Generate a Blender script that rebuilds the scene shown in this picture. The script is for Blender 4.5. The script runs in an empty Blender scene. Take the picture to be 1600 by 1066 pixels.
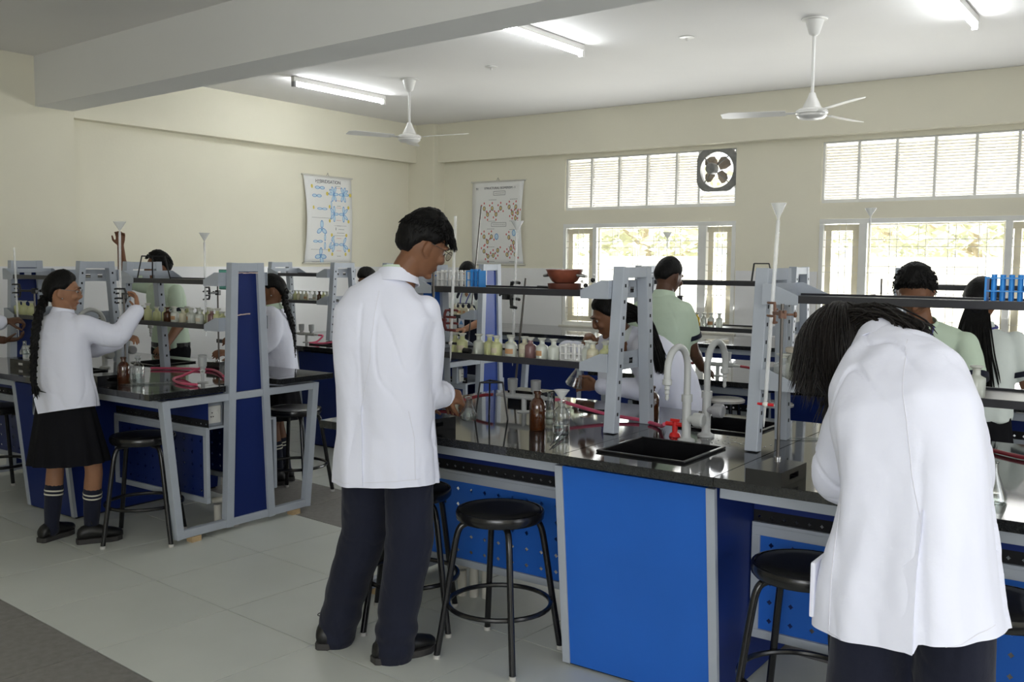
import bpy, bmesh, math, random
import numpy as np
from mathutils import Vector, Matrix, Quaternion, noise
random.seed(7)
C = bpy.context.scene.collection
PI = math.pi
V = Vector

# ------------------------------------------------------------------ camera, world, light, exposure
def look(yaw, pitch, roll):
    f = V((-math.sin(yaw)*math.cos(pitch), math.cos(yaw)*math.cos(pitch), math.sin(pitch)))
    r = V((math.cos(yaw), math.sin(yaw), 0)); u = r.cross(f)
    r2 = r*math.cos(roll)+u*math.sin(roll); u2 = -r*math.sin(roll)+u*math.cos(roll)
    return Matrix((r2, u2, -f)).transposed()
cam_data = bpy.data.cameras.new('camera'); cam = bpy.data.objects.new('camera', cam_data); C.objects.link(cam)
cam_data.sensor_width = 36; cam_data.lens = 36*1498.1/1600
cam_data.clip_start = .05; cam_data.clip_end = 300
cam.matrix_world = Matrix.Translation((0, 0, 1.55)) @ look(math.radians(35.5645), math.radians(-4.68896), math.radians(.45855)).to_4x4()
bpy.context.scene.camera = cam
sc = bpy.context.scene
sc.view_settings.view_transform = 'Standard'; sc.view_settings.look = 'None'
sc.view_settings.exposure = 0.0; sc.view_settings.gamma = 1; sc.view_settings.use_curve_mapping = False
world = bpy.data.worlds.new('daylight'); sc.world = world; world.use_nodes = True
wn = world.node_tree.nodes; wl = world.node_tree.links
wn['Background'].inputs[0].default_value = (.93, .97, 1, 1); wn['Background'].inputs[1].default_value = 2.2
def area(name, loc, size, rot, power, col):
    l = bpy.data.lights.new(name, 'AREA'); l.shape = 'RECTANGLE'; l.size, l.size_y = size; l.energy = power; l.color = col
    o = bpy.data.objects.new(name, l); C.objects.link(o); o.location = loc; o.rotation_euler = rot; return o
# daylight coming in at the window wall (two banks), at the right hand windows and at the rear windows of the room
area('daylight_window_wall_left', (-4.75, 9.35, 1.75), (2.0, 1.7), (-PI/2-.35, 0, 0), 95, (.96, .98, 1))
area('daylight_window_wall_right', (-1.45, 9.35, 1.75), (3.0, 1.7), (-PI/2-.35, 0, 0), 155, (.96, .98, 1))
area('daylight_right_windows', (3.9, 2.6, 1.75), (5.0, 1.7), (0, PI/2, 0), 70, (.95, .97, 1))
area('daylight_rear_windows', (1.2, -2.9, 1.75), (3.2, 1.6), (PI/2, 0, 0), 102, (.95, .97, 1))

# ------------------------------------------------------------------ materials
MATS = {}
def mat(name, col, rough=.5, metal=0, nscale=0, namt=.08, bump=0, bscale=60, spec=.5, trans=0, alpha=1, coat=0, emis=0, stretch=None, ior=1.45, sheen=0):
    if name in MATS: return MATS[name]
    m = bpy.data.materials.new(name); m.use_nodes = True
    nt = m.node_tree; b = nt.nodes['Principled BSDF']; L = nt.links
    c = (*col, 1)
    b.inputs['Base Color'].default_value = c; b.inputs['Roughness'].default_value = rough; b.inputs['Metallic'].default_value = metal
    b.inputs['Specular IOR Level'].default_value = spec; b.inputs['Transmission Weight'].default_value = trans; b.inputs['Alpha'].default_value = alpha
    b.inputs['Coat Weight'].default_value = coat; b.inputs['IOR'].default_value = ior; b.inputs['Sheen Weight'].default_value = sheen
    if emis:
        b.inputs['Emission Color'].default_value = c; b.inputs['Emission Strength'].default_value = emis
    tc = None
    def coords():
        nonlocal tc
        if tc is None:
            t = nt.nodes.new('ShaderNodeTexCoord'); tc = t.outputs['Object']
            if stretch:
                mp = nt.nodes.new('ShaderNodeMapping'); mp.inputs['Scale'].default_value = stretch; L.new(tc, mp.inputs[0]); tc = mp.outputs[0]
        return tc
    if nscale:
        n = nt.nodes.new('ShaderNodeTexNoise'); n.inputs['Scale'].default_value = nscale; n.inputs['Detail'].default_value = 5
        L.new(coords(), n.inputs['Vector'])
        r = nt.nodes.new('ShaderNodeValToRGB'); L.new(n.outputs['Fac'], r.inputs[0])
        r.color_ramp.elements[0].position = .3; r.color_ramp.elements[1].position = .7
        r.color_ramp.elements[0].color = tuple(x*(1-namt) for x in col)+(1,); r.color_ramp.elements[1].color = tuple(min(1, x*(1+namt)) for x in col)+(1,)
        L.new(r.outputs[0], b.inputs['Base Color'])
    if bump:
        n2 = nt.nodes.new('ShaderNodeTexNoise'); n2.inputs['Scale'].default_value = bscale; n2.inputs['Detail'].default_value = 4
        L.new(coords(), n2.inputs['Vector'])
        bm_ = nt.nodes.new('ShaderNodeBump'); bm_.inputs['Strength'].default_value = bump; bm_.inputs['Distance'].default_value = .01
        L.new(n2.outputs['Fac'], bm_.inputs['Height']); L.new(bm_.outputs[0], b.inputs['Normal'])
    MATS[name] = m; return m
def clear_glass(name, tint, gloss=.09, rough=.02):
    """clear glass: light passes, with an angle-dependent mirror sheen"""
    if name in MATS: return MATS[name]
    m = bpy.data.materials.new(name); m.use_nodes = True; nt = m.node_tree; L = nt.links
    for n in list(nt.nodes): nt.nodes.remove(n)
    o = nt.nodes.new('ShaderNodeOutputMaterial'); t = nt.nodes.new('ShaderNodeBsdfTransparent'); g = nt.nodes.new('ShaderNodeBsdfGlossy')
    t.inputs[0].default_value = (*tint, 1); g.inputs['Roughness'].default_value = rough
    lw = nt.nodes.new('ShaderNodeLayerWeight'); lw.inputs[0].default_value = .35
    mr = nt.nodes.new('ShaderNodeMapRange'); mr.inputs[3].default_value = gloss*.5; mr.inputs[4].default_value = min(.9, gloss*6)
    mx = nt.nodes.new('ShaderNodeMixShader')
    L.new(lw.outputs['Facing'], mr.inputs[0]); L.new(mr.outputs[0], mx.inputs[0]); L.new(t.outputs[0], mx.inputs[1]); L.new(g.outputs[0], mx.inputs[2]); L.new(mx.outputs[0], o.inputs[0])
    MATS[name] = m; return m

# ------------------------------------------------------------------ mesh builder
def frame_of(d):
    d = d.normalized(); a = V((0, 0, 1)) if abs(d.z) < .9 else V((1, 0, 0))
    x = a.cross(d).normalized(); return x, d.cross(x)
class MB:
    def __init__(s): s.v = []; s.f = []
    def add(s, vs, fs):
        k = len(s.v); s.v += [tuple(p) for p in vs]; s.f += [tuple(i+k for i in f) for f in fs]; return s
    def box(s, c, d, M=None):
        x, y, z = [q/2 for q in d]
        vs = [V((a, b, e)) for e in (-z, z) for b in (-y, y) for a in (-x, x)]
        if M is not None: vs = [M @ q for q in vs]
        c = V(c)
        return s.add([q+c for q in vs], [(0, 2, 3, 1), (4, 5, 7, 6), (0, 1, 5, 4), (2, 6, 7, 3), (0, 4, 6, 2), (1, 3, 7, 5)])
    def b2(s, x0, x1, y0, y1, z0, z1): return s.box(((x0+x1)/2, (y0+y1)/2, (z0+z1)/2), (abs(x1-x0), abs(y1-y0), abs(z1-z0)))
    def beam(s, p, q, w, h, up=None):
        p, q = V(p), V(q); d = q-p; L = d.length; d.normalize()
        u = V(up) if up else (V((0, 0, 1)) if abs(d.z) < .95 else V((0, 1, 0)))
        x = d.cross(u).normalized(); y = x.cross(d)
        M = Matrix((x, y, d)).transposed()
        return s.box((p+q)/2, (w, h, L), M)
    def poly(s, pts, nrm, t):
        """flat outline of points extruded along nrm by t"""
        n = len(pts); a = [V(p) for p in pts]; nrm = V(nrm)*t
        return s.add(a+[p+nrm for p in a], [tuple(range(n))[::-1], tuple(range(n, 2*n))]+[(i, (i+1) % n, n+(i+1) % n, n+i) for i in range(n)])
    def tube(s, pts, r, n=8, caps=True):
        pts = [V(p) for p in pts]; m = len(pts); R = r if isinstance(r, (list, tuple)) else [r]*m
        vs = []; fs = []; x = None
        for i, p in enumerate(pts):
            d = (pts[min(i+1, m-1)]-pts[max(i-1, 0)])
            if d.length < 1e-9: d = V((0, 0, 1))
            d.normalize()
            if x is None: x, y = frame_of(d)
            else:
                x = (x-d*x.dot(d))
                if x.length < 1e-6: x, _ = frame_of(d)
                x.normalize(); y = d.cross(x)
            for k in range(n):
                a = 2*PI*k/n; vs.append(p+(x*math.cos(a)+y*math.sin(a))*R[i])
        for i in range(m-1):
            for k in range(n): fs.append((i*n+k, i*n+(k+1) % n, (i+1)*n+(k+1) % n, (i+1)*n+k))
        if caps: fs += [tuple(range(n))[::-1], tuple(range((m-1)*n, m*n))]
        return s.add(vs, fs)
    def lathe(s, prof, n=16, o=(0, 0, 0), M=None):
        """profile (radius, height) round the z axis; a zero radius closes the end"""
        vs = []; fs = []; o = V(o); rings = []
        for r, z in prof:
            if r < 1e-6: rings.append([len(vs)]); vs.append(V((0, 0, z)))
            else:
                rings.append(list(range(len(vs), len(vs)+n)))
                vs += [V((r*math.cos(2*PI*k/n), r*math.sin(2*PI*k/n), z)) for k in range(n)]
        for a, b in zip(rings, rings[1:]):
            if len(a) == 1 and len(b) == 1: continue
            for k in range(n):
                k2 = (k+1) % n
                if len(a) == 1: fs.append((a[0], b[k2], b[k]))
                elif len(b) == 1: fs.append((a[k], a[k2], b[0]))
                else: fs.append((a[k], a[k2], b[k2], b[k]))
        if M is not None: vs = [M @ q for q in vs]
        return s.add([q+o for q in vs], fs)
    def ball(s, c, r, n=10, m=7):
        rr = V(r) if hasattr(r, '__len__') else V((r, r, r)); c = V(c); vs = []; fs = []
        prof = [(math.sin(PI*i/m), -math.cos(PI*i/m)) for i in range(m+1)]; prof[0] = (0, -1); prof[-1] = (0, 1)
        t = MB().lathe(prof, n)
        return s.add([V((q[0]*rr.x, q[1]*rr.y, q[2]*rr.z))+c for q in t.v], t.f)
    def loft(s, rings):
        n = len(rings[0]); vs = []; fs = []
        for r in rings: vs += r
        for i in range(len(rings)-1):
            for k in range(n): fs.append((i*n+k, i*n+(k+1) % n, (i+1)*n+(k+1) % n, (i+1)*n+k))
        fs += [tuple(range(n))[::-1], tuple(range((len(rings)-1)*n, len(rings)*n))]
        return s.add(vs, fs)
    def xf(s, M): s.v = [tuple(M @ V(p)) for p in s.v]; return s
    def mesh(s, name, m, smooth=False, bevel=0, auto=40):
        me = bpy.data.meshes.new(name); me.from_pydata(s.v, [], s.f)
        bm = bmesh.new(); bm.from_mesh(me); bmesh.ops.recalc_face_normals(bm, faces=bm.faces)
        if bevel: bmesh.ops.bevel(bm, geom=[e for e in bm.edges if len(e.link_faces) == 2 and e.calc_face_angle(0) > .6], offset=bevel, segments=2, profile=.6, affect='EDGES', clamp_overlap=True)
        for f in bm.faces: f.smooth = smooth
        bm.to_mesh(me); bm.free()
        if smooth: me.set_sharp_from_angle(angle=math.radians(auto))
        if m: me.materials.append(m)
        return me
    def build(s, name, m, parent=None, smooth=False, bevel=0, auto=40): return link(name, s.mesh(name, m, smooth, bevel, auto), parent)
def link(name, me, parent=None):
    o = bpy.data.objects.new(name, me); C.objects.link(o)
    if parent: o.parent = parent
    return o
def tag(o, label=None, cat=None, group=None, kind=None):
    if label: o['label'] = label
    if cat: o['category'] = cat
    if group: o['group'] = group
    if kind: o['kind'] = kind
    return o
def thing(name, label, cat, loc=(0, 0, 0), rz=0, group=None):
    o = bpy.data.objects.new(name, None); C.objects.link(o); o.location = loc; o.rotation_euler = (0, 0, rz); o.empty_display_size = .05
    return tag(o, label, cat, group)
def dup(root, loc, rz=0, label=None, group=None, scale=None, mats=None):
    """copy of a thing with copies of its parts and sub-parts"""
    r = root.copy(); C.objects.link(r); r.location = loc; r.rotation_euler = (0, 0, rz)
    if label: r['label'] = label
    if group: r['group'] = group
    if scale: r.scale = scale
    for ch in list(KIDS.get(root.name, [])):
        c = ch.copy(); C.objects.link(c); c.parent = r; KIDS.setdefault(r.name, []).append(c)
        if mats and ch.name.split('.')[0] in mats: c.data = c.data.copy(); c.data.materials[0] = mats[ch.name.split('.')[0]]
        for g in KIDS.get(ch.name, []):
            d = g.copy(); C.objects.link(d); d.parent = c; KIDS.setdefault(c.name, []).append(d)
    return r
KIDS = {}
_link = link
def link(name, me, parent=None):
    o = _link(name, me, parent)
    if parent: KIDS.setdefault(parent.name, []).append(o)
    return o
def bez(pts, n=8):
    """Catmull-Rom through the points"""
    P = [V(p) for p in pts]; P = [P[0]*2-P[1]]+P+[P[-1]*2-P[-2]]; out = []
    for i in range(1, len(P)-2):
        a, b, c, d = P[i-1:i+3]
        for k in range(n):
            t = k/n; out.append(.5*((2*b)+(c-a)*t+(2*a-5*b+4*c-d)*t*t+(3*b-a-3*c+d)*t**3))
    return out+[P[-2]]
# ------------------------------------------------------------------ room
XL, YW, ZC = -7.96, 9.12, 3.2
cream = mat('cream_paint', (.80, .765, .625), .75, nscale=1.2, namt=.03, bump=.08, bscale=40)
white_paint = mat('white_ceiling_paint', (.86, .845, .83), .8, nscale=1, namt=.02, bump=.05, bscale=30)
grey_paint = mat('pale_grey_beam_paint', (.80, .80, .79), .8, nscale=1, namt=.02)
dado_m = mat('white_wall_tile', (.80, .80, .80), .25, nscale=2, namt=.03)
frame_white = mat('white_window_frame', (.78, .78, .74), .5, nscale=4, namt=.05)
frame_beige = mat('beige_casement', (.66, .61, .47), .55, nscale=5, namt=.08)
tile_light = mat('light_floor_tile', (.60, .62, .57), .33, nscale=2.5, namt=.04, spec=.4)
tile_dark = mat('dark_grey_floor_tile', (.215, .205, .19), .5, nscale=30, namt=.12, spec=.3)
grout = mat('floor_grout', (.055, .05, .045), .9)
sill_m = mat('window_sill_stone', (.62, .60, .53), .5, nscale=8)
def struct(o): o['kind'] = 'structure'; return o
fl = struct(MB().b2(-8.1, 4.2, -3.2, 9.3, -.15, -.006).build('floor', grout))
T0, ang = V((-4.037, 2.69, 0)), -.075
Rz = Matrix.Rotation(ang, 4, 'Z')
tl = MB().b2(-.2972, .2972, -.2972, .2972, -.008, 0).mesh('floor_tile', tile_light)
td = tl.copy(); td.materials.clear(); td.materials.append(tile_dark)
for j in range(-8, 12):
    for i in range(-7, 13):
        c = T0 + Rz @ V(((i+.5)*.6, (j+.5)*.6, 0))
        if not (XL-.2 < c.x < 4.1 and -3 < c.y < YW+.2): continue
        # only the tiles the photograph's wedge of floor takes in are laid one by one
        if c.y < 1.2 or c.x > 1.0 or c.x < -8 + 0*c.y or (c.x > -.2 and c.y < 2.2): continue
        dark = (j-2) % 4 == 0 or j == -2
        t = link('dark_floor_tile' if dark else 'floor_tile', td if dark else tl, fl); t.location = c; t.rotation_euler = (0, 0, ang)
rest = MB().b2(-8.1, 4.2, -3.2, 1.0, -.008, -.001).build('floor_tile_field', tile_light, fl); rest['kind'] = 'stuff'
struct(MB().b2(-8.1, 4.2, -3.2, 9.4, ZC, ZC+.25).build('ceiling', white_paint))
wl_ = struct(MB().b2(XL-.2, XL, -3.2, 9.4, -.1, ZC).build('wall_left', cream))
MB().b2(XL, XL+.008, 4.55, 8.93, 0, 1.485).build('wall_tile_dado', dado_m, wl_)
# window wall built round its openings
OPEN = [(-5.82, -3.787, .855, 1.98), (-5.811, -3.80, 2.13, 2.70), (-2.95, -.93, .855, 1.98), (-2.95, -.93, 2.13, 2.70)]
ww = MB()
def wallrow(z0, z1, holes):
    x = XL-.2
    for a, b in holes: ww.b2(x, a, YW, YW+.2, z0, z1); x = b
    ww.b2(x, 4.2, YW, YW+.2, z0, z1)
wallrow(-.1, .855, []); wallrow(.855, 1.98, [(-5.82, -3.787), (-2.95, -.93)]); wallrow(1.98, 2.13, [])
wallrow(2.13, 2.70, [(-5.811, -3.80), (-2.95, -.93)]); wallrow(2.70, ZC, [])
wo = struct(ww.build('wall_window', cream))
d = MB(); x = -7.55
for a, b in ((-5.83, -3.777), (-2.96, -.92)): d.b2(x, a, YW-.008, YW, 0, 1.485); x = b
d.b2(x, 4, YW-.008, YW, 0, 1.485)
for a, b in ((-5.83, -3.777), (-2.96, -.92)): d.b2(a, b, YW-.008, YW, 0, .84)
d.build('wall_tile_dado', dado_m, wo)
struct(MB().b2(-7.6, 4.2, 9.0, YW, 2.745, ZC).build('trim_1', cream))          # beam over the windows
struct(MB().b2(XL, -7.8405, 4.549, 8.96, 2.745, ZC).build('trim_2', cream))         # beam along the left wall
cc = struct(MB().b2(XL, -7.554, 8.93, YW, 0, ZC).build('trim_3', cream))        # corner pillar
MB().b2(XL, -7.546, 8.922, YW, 0, 1.485).build('wall_tile_dado', dado_m, cc)
lc = struct(MB().b2(XL, -7.84, 2.9, 4.548, 0, ZC).build('trim_4', cream))       # pillar under the big beam
MB().b2(XL, -7.832, 2.9, 4.556, 0, 1.485).build('wall_tile_dado', dado_m, lc)
b = MB(); s = -.062; z0 = 2.795
L_, R_ = -7.96, 4.1
pts = [(L_, 4.225), (R_, 4.225+s*(R_-L_)), (R_, 4.545+s*(R_-L_)), (L_, 4.545)]
b.poly([(x, y, z0) for x, y in pts], (0, 0, 1), ZC-z0+.01)
struct(b.build('trim_5', grey_paint))                                           # big ceiling beam
# right and rear walls with their window openings
w = MB()
w.b2(4, 4.2, -3.2, 9.4, -.1, .9); w.b2(4, 4.2, -3.2, 9.4, 2.6, ZC); w.b2(4, 4.2, -3.2, 0, .9, 2.6); w.b2(4, 4.2, 5.2, 9.4, .9, 2.6)
struct(w.build('wall_right', cream))
w = MB()
w.b2(-8.1, 4.2, -3.2, -3, -.1, .9); w.b2(-8.1, 4.2, -3.2, -3, 2.6, ZC); w.b2(-8.1, -1.7, -3.2, -3, .9, 2.6); w.b2(2.9, 4.2, -3.2, -3, .9, 2.6)
struct(w.build('wall_rear', cream))

# ------------------------------------------------------------------ windows
glass = clear_glass('window_glass', (.97, .985, .98), .05)
bar_m = mat('grille_and_reflection_paint', (.62, .60, .54), .5)
def window(n, x0, x1, m0, m1, m2, m3, open_left):
    """white frame, two beige side casements and a wide middle light, with a grille inside, each bar doubled by its reflection"""
    z0, z1, y = .855, 1.98, YW
    root = struct(thing('window_%d' % n, None, None, (0, 0, 0)))
    f = MB()
    f.b2(x0, x1, y-.012, y+.10, z1-.045, z1); f.b2(x0, x1, y-.012, y+.10, z0, z0+.04)
    f.b2(x0, x0+.04, y-.0118, y+.0998, z0+.04, z1-.045); f.b2(x1-.04, x1, y-.0118, y+.0998, z0+.04, z1-.045)
    f.build('window_frame', frame_white, root, bevel=.003)
    for a, b in ((m0, m1), (m2, m3)): MB().b2(a, b, y-.008, y+.09, z0+.04, z1-.045).build('mullion', frame_white, root, bevel=.003)
    for a, b in ((x0+.04, m0), (m3, x1-.04)):
        c = MB(); t = .065; p = .008
        c.b2(a, b, y+.03, y+.07, z1-.045-t, z1-.045-p); c.b2(a, b, y+.03, y+.07, z0+.04+p, z0+.04+t)
        c.b2(a+p, a+t, y+.03, y+.07, z0+.04+t, z1-.045-t); c.b2(b-t, b-p, y+.03, y+.07, z0+.04+t, z1-.045-t)
        cs = c.build('casement', frame_beige, root, bevel=.003)
        MB().b2(a+t, b-t, y+.048, y+.052, z0+.04+t, z1-.045-t).build('pane', glass, cs)
    MB().b2(m1, m2, y+.048, y+.052, z0+.04, z1-.045).build('pane', glass, root)
    c = MB(); c.b2(m1, m2, y+.035, y+.065, z1-.062, z1-.047); c.b2(m1, m1+.018, y+.035, y+.065, z0+.04, z1-.062); c.b2(m2-.018, m2, y+.035, y+.065, z0+.04, z1-.062)
    c.build('sash', frame_beige, root)
    h = MB().b2(x0+.04, x1-.04, y-.002, y+.002, -.0028, .0028).mesh('grille_bar_and_reflection', bar_m)
    for z in (1.785, 1.718, 1.54, 1.48, 1.295, 1.235, 1.05, .99):  # lower bar of each pair is the reflection in the glass, built solid
        o = link('grille_bar_and_reflection', h, root); o.location = (0, 0, z)
    vb = MB().b2(-.0028, .0028, y+.002, y+.006, z0+.04, z1-.045).mesh('grille_bar_and_reflection', bar_m)
    xs = []
    for k in range(5):
        xx = m1+.2+k*.247
        if xx < m2-.02: xs += [xx, xx+.062]  # second upright of each pair is likewise a built reflection
    for a, b in ((x0+.04, m0), (m3, x1-.04)): xs += [a+(b-a)*.45, a+(b-a)*.63]
    for xx in xs:
        o = link('grille_bar_and_reflection', vb, root); o.location = (xx, 0, 0)
    MB().b2(x0-.03, x1+.03, y-.05, y+.12, z0-.03, z0).build('window_sill', sill_m, root, bevel=.004)
window(1, -5.82, -3.787, -5.44, -5.39, -4.19, -4.10, False)
window(2, -2.95, -.93, -2.585, -2.51, -1.365, -1.31, False)
louv_m = mat('cream_louvre_slat', (.74, .71, .665), .55)
def louvres(n, x0, x1, edges, z0, z1, cut=None):
    """a strip of fixed louvre panels; the last one may be cut short under the exhaust fan"""
    root = struct(thing('window_%d' % n, None, None))
    y = YW+.03
    f = MB(); f.b2(x0, x1, y, y+.10, z1-.012, z1); f.b2(x0, x1, y, y+.10, z0, z0+.035)
    f.build('window_frame', frame_white, root)
    for e in edges: MB().b2(e-.011, e+.011, y-.002, y+.09, z0, z1-.001).build('mullion', frame_white, root)
    for k in range(len(edges)-1):
        a, b = edges[k]+.011, edges[k+1]-.011
        top = cut if (cut and k == len(edges)-2) else z1-.012
        p = MB().b2(a, b, y+.085, y+.09, z0+.035, z0+.045).build('louvre_panel', frame_white, root)
        sl = MB().box(((a+b)/2, 0, 0), (b-a, .042, .003), None)
        sl.v = [(q[0], q[1]*.80-q[2]*.6, q[1]*.6+q[2]*.80) for q in sl.v]
        me = sl.mesh('slat', louv_m); z = z0+.055
        while z < top-.01:
            o = link('slat', me, p); o.location = (0, y+.045, z); z += .0262
    return root
louvres(3, -5.811, -3.80, [-5.80, -5.487, -5.143, -4.804, -4.466, -4.21, -3.811], 2.13, 2.70, 2.27)
louvres(4, -2.95, -.93, [-2.94, -2.619, -2.285, -1.957, -1.626, -1.295, -.94], 2.13, 2.70)

# ------------------------------------------------------------------ outside: pale ground and sunlit trees
sun = bpy.data.lights.new('sun', 'SUN'); sun.energy = 16; sun.angle = .02; sun.color = (1, .96, .88)
so = bpy.data.objects.new('sun', sun); C.objects.link(so); so.rotation_euler = (math.radians(17), 0, math.radians(15))
g = struct(MB().b2(-60, 60, 9.5, 90, -.5, -.3).build('outside_ground', mat('pale_dry_ground', (.62, .58, .48), .9, nscale=.6, namt=.15)))
leaf_m = mat('sunlit_leaves', (.60, .61, .45), .6, nscale=3, namt=.25); bark = mat('tree_bark', (.42, .36, .28), .9, nscale=9, namt=.2)
def tree(x, y, h, r, label):
    root = thing('tree', label, 'tree', (x, y, -.3))
    rnd = random.Random(int(x*10+y)); t = MB().tube([(0, 0, 0), (.1, .05, h*.35), (-.05, 0, h*.7)], [.16, .12, .06], 7)
    for k in range(6):
        a = k*1.05; t.tube([(0, 0, h*(.35+.05*k)), (r*.6*math.cos(a), r*.6*math.sin(a), h*(.6+.05*k))], [.06, .02], 5)
    t.build('trunk', bark, root, smooth=True)
    lm = MB()
    for k in range(1500):
        q = V((rnd.gauss(0, 1), rnd.gauss(0, 1), rnd.gauss(0, 1))).normalized()*(r*(.45+.55*rnd.random()))
        q = V((q.x, q.y, q.z*.7))+V((0, 0, h*.72)); n = V((rnd.gauss(0, 1), rnd.gauss(0, 1), rnd.gauss(0, 1))).normalized(); a, c = frame_of(n); sz = .10+.1*rnd.random()
        lm.add([q-a*sz, q-c*sz*.45, q+a*sz, q+c*sz*.45], [(0, 1, 2, 3)])
    lm.build('foliage', leaf_m, root)['kind'] = 'stuff'
struct(MB().b2(-40, 40, 13.2, 13.4, -.3, 1.66).build('outside_white_screen', mat('outside_glare_white', (.80, .79, .74), .9, nscale=2, namt=.05)))  # added white screen: stands for the outdoor glare and hides the trunks
tree(-9.2, 17.5, 3.9, 2.1, 'sunlit leafy tree beyond the left window')
tree(-3.2, 18.2, 4.1, 2.3, 'sunlit leafy tree beyond the right window')
tree(-6.0, 23.5, 4.6, 2.4, 'pale leafy tree farthest beyond the two windows')
# ------------------------------------------------------------------ lab benches
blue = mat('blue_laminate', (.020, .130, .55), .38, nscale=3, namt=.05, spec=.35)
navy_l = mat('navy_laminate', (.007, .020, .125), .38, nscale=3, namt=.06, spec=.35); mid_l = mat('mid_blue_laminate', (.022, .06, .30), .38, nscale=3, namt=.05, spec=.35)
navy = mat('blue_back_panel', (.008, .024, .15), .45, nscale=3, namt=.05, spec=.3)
steel = mat('grey_painted_steel', (.40, .435, .49), .42, nscale=6, namt=.05, bump=.03, bscale=90)
granite = mat('polished_black_granite', (.017, .018, .019), .06, nscale=180, namt=.3, spec=.7)
black_shelf = mat('black_laminate_shelf', (.03, .03, .036), .3, nscale=20, namt=.1, spec=.5)
black_sink = mat('black_sink', (.008, .008, .009), .22, spec=.5)
hole_m = mat('dark_bolt_hole', (.01, .01, .012), .9)
white_pl = mat('white_plastic', (.74, .73, .69), .4)
wood_chip = mat('wooden_packer', (.50, .36, .20), .8, nscale=20, namt=.15)
pipe_m = mat('white_drain_pipe', (.62, .60, .54), .5, nscale=10, namt=.1)
def perforated(x0, x1, z0, z1, px=.075, pz=.06, h=.0105, first=True):
    """sheet with rows of diamond holes"""
    m = MB(); nx = max(1, int((x1-x0)/px)); nz = max(1, int((z1-z0)/pz)); cx = (x1-x0)/nx; cz = (z1-z0)/nz
    for i in range(nx):
        for k in range(nz):
            x, z = x0+(i+.5)*cx, z0+(k+.5)*cz
            o = [(x-cx/2, 0, z-cz/2), (x, 0, z-cz/2), (x+cx/2, 0, z-cz/2), (x+cx/2, 0, z), (x+cx/2, 0, z+cz/2), (x, 0, z+cz/2), (x-cx/2, 0, z+cz/2), (x-cx/2, 0, z)]
            q = [(x-h*.45, 0, z-h*.45), (x, 0, z-h), (x+h*.45, 0, z-h*.45), (x+h, 0, z), (x+h*.45, 0, z+h*.45), (x, 0, z+h), (x-h*.45, 0, z+h*.45), (x-h, 0, z)]
            m.add(o+q, [(j, (j+1) % 8, 8+(j+1) % 8, 8+j) for j in range(8)])
    return m
def slab_with_holes(x0, x1, y0, y1, holes, z0=.8165, z1=.85):
    m = MB(); xs = sorted({x0, x1}|{h[0] for h in holes}|{h[1] for h in holes}); ys = sorted({y0, y1}|{h[2] for h in holes}|{h[3] for h in holes})
    for a, b in zip(xs, xs[1:]):
        for c, d in zip(ys, ys[1:]):
            if not any(h[0] <= (a+b)/2 <= h[1] and h[2] <= (c+d)/2 <= h[3] for h in holes): m.b2(a, b, c, d, z0, z1)
    return m
YC = .02  # the rack columns stand a little behind the middle of the bench
def end_column(x, yc, root, out, pm, w=.0485):
    """A-shaped column from floor to top, clad with two blue panels; out = +1/-1 is the outer side"""
    yk = yc+YC; c = MB()
    for s in (-1, 1):
        p0 = (x, yk+s*.152, .028); p1 = (x, yk+s*.090, 1.535)
        c.beam(p0, p1, w, w, up=(0, 1, 0))
    c.b2(x-w/2+.0015, x+w/2-.0015, yk-.100, yk+.100, 1.485, 1.534)
    c.build('end_column', steel, root, bevel=.003)
    def y_at(z): return .152+(.090-.152)*(z-.03)/1.505-.018
    for z0, z1 in ((.075, .757), (.80, 1.487)):
        pts = [(x-.006, yk-y_at(z0), z0), (x-.006, yk+y_at(z0), z0), (x-.006, yk+y_at(z1), z1), (x-.006, yk-y_at(z1), z1)]
        MB().poly(pts, (1, 0, 0), .012).build('blue_panel', pm, root)
def mid_column(x, yc, root, w=.05):
    yk = yc+YC; near = .165; c = MB()
    c.beam((x, yk-near-.005, .852), (x, yk-.105, 1.535), w, .045, up=(0, 1, 0)); c.beam((x, yk+near-.02, .852), (x, yk+.095, 1.535), w, .045, up=(0, 1, 0))
    c.b2(x-w/2+.0015, x+w/2-.0015, yk-.112, yk+.102, 1.49, 1.534)
    col = c.build('column', steel, root, bevel=.003); h = MB()
    for k in range(9):
        z = .93+k*.066
        for sgn, b0, b1 in ((-1, near+.005, .105), (1, near-.02, .095)):
            yy = yk+sgn*(b0+(b1-b0)*(z-.85)/.685)
            for sx in (-1, 1): h.box((x+sx*w/2, yy, z), (.0016, .011, .014))
    h.build('bolt_holes', hole_m, col)['kind'] = 'stuff'
def bracket(x, yc, root, sgn, z, tip=.115, slot=True):
    """folded plate holding the shelf end: tapered cheeks before and behind, and a cross plate on the column"""
    yk = yc+YC; m = MB(); x0 = x+sgn*.02; x1 = x+sgn*(.04+tip)
    for y in (yk-.175, yk+.172):
        m.poly([(x0, y, z-.035), (x1, y, z-.035), (x1, y, z), (x+sgn*.055, y, z+.042), (x0, y, z+.042)], (0, 1, 0), .004)
    xa = x+sgn*.027
    m.b2(xa, xa+sgn*.004, yk-.175, yk+.176, z-.035, z-.012); m.b2(xa, xa+sgn*.004, yk-.175, yk+.176, z+.012, z+.042)
    for a, b in ((-.175, -.06), (-.025, .025), (.06, .176)): m.b2(xa, xa+sgn*.004, yk+a, yk+b, z-.012, z+.012)
    m.build('bracket', steel, root, bevel=.0012)
ZU = 1.438
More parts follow.
